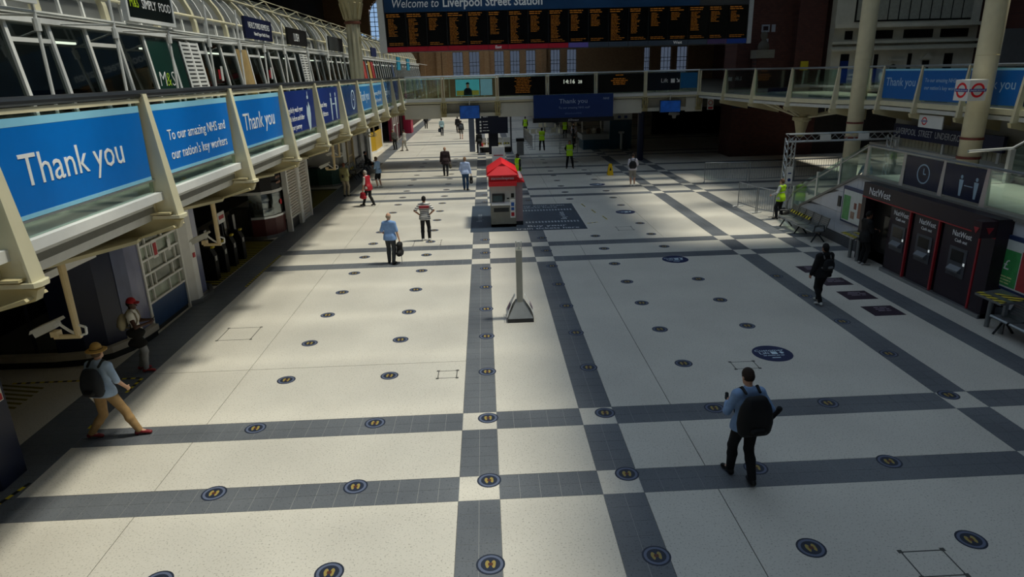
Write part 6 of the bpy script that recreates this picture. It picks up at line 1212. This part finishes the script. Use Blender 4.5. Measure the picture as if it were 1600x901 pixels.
# foreground
p = person('man in pale blue shirt and black trousers walking away with head bowed', 3.63, 8.30, 6, 1.82, .010, '#7f9cc4', 1.0, 0, '#121317', 1.0, '#0c0c0e', '#2a1d16', feet=((-.07, .20), (.08, -.16)), lift=(0, .03), hands=((-.16, .27, 1.12), (.30, .10, .95)), head=(-.1, .55), lean_=.04)
backpack(p, 'large black backpack on the man in pale blue shirt', '#0b0c0f', .17, -.05, .54, .12, '#08090a', .011)
f = Field(); q = p['T'](.24, -.16, .12); f.cap(q, q+np.array((.10, -.03, .14)), .035, .03, k=.02); f.cap(q+np.array((.10, -.03, .14)), q+np.array((.12, -.03, .18)), .03, .04, k=.01); gear(p, 'umbrella', 'folded black umbrella sticking out of the large black backpack', 'umbrella', f, '#0d0d10', .011)
f = Field(); w_ = p['wri'][0]; f.cap(w_+np.array((.02, .07, .02)), w_+np.array((.05, .13, .07)), .028, k=.01, flat=((0, -.5, .86), .35)); gear(p, 'mobile_phone', 'mobile phone held by the man in pale blue shirt', 'phone', f, '#101216', .008)
p = person('person in black hooded jacket and black trousers with white soled shoes', 8.45, 15.65, 12, 1.62, .012, '#0d0e11', 1.0, -.05, '#0f1013', 1.0, '#c8c8c4', '#15100e', 'mid', feet=((-.08, -.14), (.09, .18)), lift=(.02, 0), hands=((-.30, .08, .84), (.30, .06, .84)), hairstyle='long', loose=.03, bulk=1.1)
backpack(p, 'small black backpack with pale trim on person in black', '#15161a', .11, .12, .44, .08, '#6d6f72', .012)
p = person('man in straw hat, pale blue shirt and khaki trousers striding along', -6.68, 10.42, -10, 1.76, .010, '#a9bfda', .62, 0, '#a3845a', 1.0, '#7a1f28', '#5a4a3a', 'light', feet=((-.34, -.08), (.41, .12)), lift=(.015, .0), hands=((-.33, .04, .84), (.30, .16, .90)), lean_=.08, step=(.96, .28))
Hh, hu = p['H'], p['hup']
hat = Field(); hat.cap(Hh(0, -.015, .045), Hh(0, -.015, .10), .098, .088, k=.02); hat.cut(Hh(0, 0, .045), -hu); ho = p['put'](hat.mesh(.010, 'straw_hat', [mat('#b8924f', 0.85, 0, 0.12, 40)]), 'straw_hat')
bm = Field(); bm.cap(Hh(0, -.015, .050), Hh(0, -.015, .053), .165, k=.01, flat=(hu, .16)); p['put'](bm.mesh(.009, 'hat_brim', [mat('#b8924f', 0.85, 0, 0.12, 40)]), 'brim', ho)
bd = Field(); bd.cap(Hh(0, -.015, .06), Hh(0, -.015, .075), .102, k=.01); bd.cut(Hh(0, 0, .055), -hu); bd.cut(Hh(0, 0, .085), hu); p['put'](bd.mesh(.008, 'hat_band', [mat('#6a5232', 0.8)]), 'hat_band', ho)
backpack(p, 'dark grey backpack on the man in straw hat', '#23262c', .13, .0, .50, .10, '#17181b', .011)
f = Field(); w_ = p['wri'][0]; f.cap(w_+np.array((0, .05, -.10)), w_+np.array((0, .13, -.24)), .06, k=.02, flat=((1, 0, 0), .2)); gear(p, 'folded_papers', 'folded papers held by the man in straw hat', 'papers', f, '#c9c6be', .009)
p = person('person in red cap and white vest looking down at a phone', -7.5, 13.2, -75, 1.64, .011, '#dcdad2', .1, 0, '#8b8c8e', 1.0, '#a3323a', '#120d0b', 'dark', feet=((-.09, -.05), (.10, .08)), hands=((-.12, .30, 1.16), (.12, .30, 1.16)), head=(0, .35), loose=.02)
cp = Field(); Hh = p['H']; cp.cap(Hh(0, -.018, .03), Hh(0, -.015, .055), .100, .098, k=.02); cp.cut(Hh(0, 0, .03), -p['hup']); co = p['put'](cp.mesh(.009, 'red_cap', [mat('#a91c26', 0.7, 0, 0.06, 20)]), 'cap'); pk = Field(); pk.cap(Hh(-.04, .09, .045), Hh(.04, .09, .045), .065, k=.02, flat=(p['hup'], .2)); p['put'](pk.mesh(.008, 'peak', [mat('#a91c26', 0.7)]), 'peak', co)
backpack(p, 'beige backpack on the person in red cap', '#b3a98e', .13, .14, .48, .10, '#8d8470', .012)
f = Field(); a = p['pel']+np.array((.20, .05, .0)); f.cap(a+np.array((0, -.14, .10)), a+np.array((0, .14, .10)), .045, k=.02, flat=((1, 0, 0), .6)); f.cap(a+np.array((0, -.14, -.16)), a+np.array((0, .14, -.16)), .05, k=.12, flat=((1, 0, 0), .6)); f.cap(a+np.array((0, 0, .1)), a+np.array((0, 0, -.16)), .12, k=.1, flat=((1, 0, 0), .3)); f2 = Field(); f2.cap(a+np.array((0, .08, .12)), p['sh'][1]+np.array((.02, 0, .06)), .012, k=.004); f2.cap(a+np.array((0, -.08, .12)), p['sh'][1]+np.array((.02, -.02, .06)), .012, k=.004); gear(p, 'tote_bag', 'black tote bag with pale print on person in red cap', 'bag', f, '#0c0c0e', .011, None, [('strap', f2, '#0c0c0e')])
f = Field(); w_ = (p['wri'][0]+p['wri'][1])/2; f.cap(w_+np.array((0, .07, .02)), w_+np.array((0, .12, .08)), .03, k=.01, flat=((0, -.7, .7), .3)); gear(p, 'mobile_phone', 'mobile phone held by the person in red cap', 'phone', f, '#1a2028', .008)
# middle distance
p = person('man in light blue polo shirt carrying a black bag', -3.2, 20.95, -8, 1.70, .013, '#7fa3d8', .45, -.03, '#3d4044', 1.0, '#15151a', '#9a8a7a', 'light', feet=((-.10, .06), (.08, -.08)), hands=((-.20, .16, .98), (.30, .04, .80)), bulk=1.03, hairstyle='ring', head=(0, .1)); handbag(p, 1, 'black holdall carried by the man in light blue polo', '#0d0e11', .42, .2, .075, 'holdall')
MB().cyl((-2.86, 20.88, 0), (-2.88, 20.94, .72), .012, .012, 6).single('walking_stick', mat('#9a9c9e', 0.4), 'thin walking stick beside the black holdall', 'stick')
STRI = stripes('#e6e4e0', '#1d1f2b', 2, 15.0, .5); STRI2 = STRI
p = person('man in striped shirt standing with both hands on hips', -2.32, 23.95, 0, 1.68, .013, '#ffffff', .42, -.03, '#141518', 1.0, '#d8d8d4', '#0f0c0b', 'mid', feet=((-.12, 0), (.13, .04)), hands=((-.19, -.02, 1.02), (.19, -.02, 1.02)), elbow=((-1, -.5, -.2), (1, -.5, -.2)), topmat=STRI)
rb_ = Field(); T = p['T']; rb_.cap(T(-.10, 0, .40), T(.10, 0, .40), .124, k=.05, flat=((0, 1, 0), .82)); rb_.cap(T(-.17, -.01, .47), T(.17, -.01, .47), .085, k=.05); rb_.cut(T(0, 0, .36), (0, 0, -1)); rb_.cut(T(0, 0, .47), (0, 0, 1)); p['put'](rb_.mesh(.013, 'red_chest_band', [mat('#a8444c', 0.8)]), 'chest_band')
p = person('man in red waistcoat and black trousers walking along the border', -5.57, 31.2, 65, 1.72, .014, '#d8d6d2', .5, 0, '#141518', 1.0, '#0c0c0e', '#a8a29a', 'light', feet=((-.09, .30), (.08, -.18)), lift=(0, .02), hands=((-.24, .16, .84), (.24, .12, .86)), lean_=.16, head=(0, .2), vest='#a31a2a'); handbag(p, 0, 'red shoulder bag at the side of the man in red waistcoat', '#a31a2a', .3, .16, .06, 'shoulder_bag')
p = person('man in pale yellow top and cream trousers standing by green counter', -7.25, 34.1, -20, 1.72, .016, '#c4c08a', 1.0, -.05, '#bfb199', 1.0, '#1a1a1c', '#7a4a3a', 'light', feet=((-.10, 0), (.11, .03)), hands=((-.26, .05, .80), (.10, .22, 1.05)), loose=.025)
f = Field(); f.cap(p['T'](0, -.17, .12), p['T'](0, -.17, .2), .045, k=.02); gear(p, 'camera_pouch', 'dark pouch on the back of man in pale yellow top', 'bag', f, '#23252a', .014)
p = person('man in light blue shirt and black shorts looking at his hands', -5.9, 36.5, 62, 1.70, .016, '#93aecb', .6, -.03, '#16171b', .5, '#dededa', '#6a5a48', 'light', feet=((-.10, .05), (.10, -.06)), hands=((-.08, .30, 1.2), (.10, .30, 1.2)), head=(0, .4), lean_=.1)
person('person in dark clothes sitting on the steel seat row', -7.75, 43.6, -80, 1.7, .018, '#17181c', 1.0, 0, '#17181c', 1.0, '#0c0c0e', '#15100e', 'mid', feet=((-.12, .62), (.12, .70)), hands=((-.2, .3, .55), (.2, .3, .55)), seat=.46, lean_=-.1)
p = person('bald man in long dark brown jacket walking away', -2.43, 40.1, 4, 1.74, .016, '#33252a', 1.0, -.14, '#26262a', 1.0, '#141416', '#333333', 'light', feet=((-.09, .12), (.09, -.10)), hands=((-.30, .05, .80), (.30, .05, .80)), hairstyle='bald', bulk=1.2, loose=.025); handbag(p, 1, 'olive satchel at the hip of the bald man', '#4a4438', .26, .14, .05, 'satchel', .016)
p = person('man in pale blue shirt and jeans carrying a black briefcase', -1.1, 34.8, -3, 1.74, .015, '#b4c6ec', 1.0, 0, '#2c4a6c', 1.0, '#3a2a22', '#8a6a50', 'light', feet=((-.08, .05), (.09, -.06)), hands=((-.24, .2, .95), (.31, .02, .80)), bulk=1.1); handbag(p, 1, 'black briefcase carried by the man in jeans', '#101113', .36, .2, .06, 'briefcase')
# far
def fp(label, x, y, face, top, legs, **k): return person(label, x, y, face, k.pop('h', 1.70), .024, top, k.pop('sleeve', 1.0), 0, legs, k.pop('short', 1.0), k.pop('shoe', '#1a1a1c'), k.pop('hair', '#2a2018'), k.pop('skin', 'light'), **k)
p = fp('far walker in pale turquoise top with a dark shoulder bag', -4.24, 67.4, 0, '#a9c9d2', '#22303c', sleeve=.5, feet=((-.08, .1), (.08, -.1))); handbag(p, 0, 'dark bag of the far walker in turquoise', '#1b2836', .3, .2, .09, 'shoulder_bag', .024)
fp('far walker in black ahead of the man in grey shorts', -2.75, 69.8, 0, '#1c1c20', '#1a1a1e', feet=((-.08, .15), (.08, -.1)))
p = fp('far man in dark top and grey shorts', -2.2, 63.4, 0, '#26262a', '#6d6c68', short=.5, shoe='#a8746a', feet=((-.1, .1), (.1, -.1))); backpack(p, 'grey backpack on the far man in grey shorts', '#4c4f58', .12, .1, .46, .09, '#2a2c30', .024)
p = fp('far walker in dark coat passing the directory sign', -.45, 51.6, 20, '#1f2226', '#1a1b1f', feet=((-.08, .16), (.08, -.14))); handbag(p, 1, 'red bag of the far walker in dark coat', '#b02a34', .28, .16, .06, 'shoulder_bag', .02)
fp('farthest dark walker near the left end shops', -6.6, 77, 0, '#1a1a1d', '#161619'); fp('dark clothed person in grey hat leaning beside pale pole frame', -7.4, 55.7, 40, '#3c3a36', '#151518', lean_=.35, head=(0, .4), hair='#8a8478'); fp('person in light grey clothes walking beside left border', -6.5, 54.6, 70, '#a8a6a0', '#a19e96', feet=((-.1, .2), (.1, -.16)))
p = person('steward in yellow vest standing behind the red kiosk', 1.72, 35.7, 120, 1.74, .018, '#15171b', 1.0, 0, '#141518', 1.0, '#0c0c0e', '#0f0c0b', 'dark', vest=HV)
person('steward in yellow vest by the receding barriers', 4.41, 51.8, 0, 1.76, .022, '#c3e02a', .3, 0, '#121317', 1.0, '#0c0c0e', '#0f0c0b', 'dark', feet=((-.16, 0), (.18, .02)), hands=((-.05, .2, 1.0), (.05, .2, 1.0)), vest=HV)
person('steward in yellow vest and black cap facing the camera side', 5.28, 41.7, 178, 1.74, .016, '#14161a', 1.0, 0, '#121317', 1.0, '#0c0c0e', '#0c0c0e', 'mid', feet=((-.22, 0), (.18, .02)), hands=((-.12, -.16, 1.0), (.12, -.16, 1.0)), vest=HV)
person('far steward in yellow vest with crossed straps', 7.3, 61, 170, 1.72, .024, '#15171b', 1.0, 0, '#121317', vest=HV); fp('far man in white shirt walking past the steward', 7.5, 56.4, 175, '#c9c3cc', '#16171b', sleeve=.5, feet=((-.1, .15), (.1, -.1))); person('most distant steward beside the cafe chairs', 4.0, 66, 0, 1.72, .026, '#15171b', 1.0, 0, '#121317', vest=HV)
fp('dark clothed person standing at the information kiosk corner', 7.1, 53.8, -90, '#16181c', '#131417')
p = person('young person in white t-shirt and grey shorts with head bowed', 7.66, 34.3, -12, 1.72, .016, '#d3d0dc', .45, 0, '#8f8c88', .55, '#d8d8d4', '#3a2a20', 'light', feet=((-.08, .0), (.10, .04)), hands=((-.10, .28, 1.1), (.14, .28, 1.1)), head=(0, .45)); backpack(p, 'black backpack on the person in white t-shirt', '#101114', .12, .06, .46, .10, '#0c0d0f', .016)
person('steward in bright yellow vest leaning on barrier beside gantry', 11.68, 25.5, 35, 1.62, .013, '#b9bcc0', 1.0, 0, '#17181c', 1.0, '#101012', '#6a4a38', 'light', feet=((-.14, .04), (.16, -.04)), hands=((-.30, .24, 1.05), (.24, .06, .84)), vest=HV)
person('dark clothed person using the cash machine in the alcove', 11.42, 18.95, -90, 1.66, .014, '#101114', 1.0, -.1, '#101114', 1.0, '#8a8a88', '#15100e', 'mid', hands=((-.14, .28, 1.1), (.14, .28, 1.1)), head=(0, .2), loose=.03)
person('person in pale blue overall and white cap behind stair glass', 17.5, 29.7, 120, 1.68, .016, '#8fb2c8', 1.0, -.1, '#7fa6ba', 1.0, '#c8c8c4', '#dcdcda', 'light', hands=((-.2, .28, 1.05), (.2, .28, 1.05)), loose=.03)
person('mannequin with raised arm inside the dark corner shop window', -10.3, 15.2, 150, 1.72, .018, '#6a5a50', .5, 0, '#3a3634', .5, '#3a3634', '#3a2a22', 'mid', z=0.02, hands=((-.25, .2, 1.75), (.35, .2, 1.2)), feet=((-.1, .1), (.12, -.1)))['t'].name = 'mannequin'
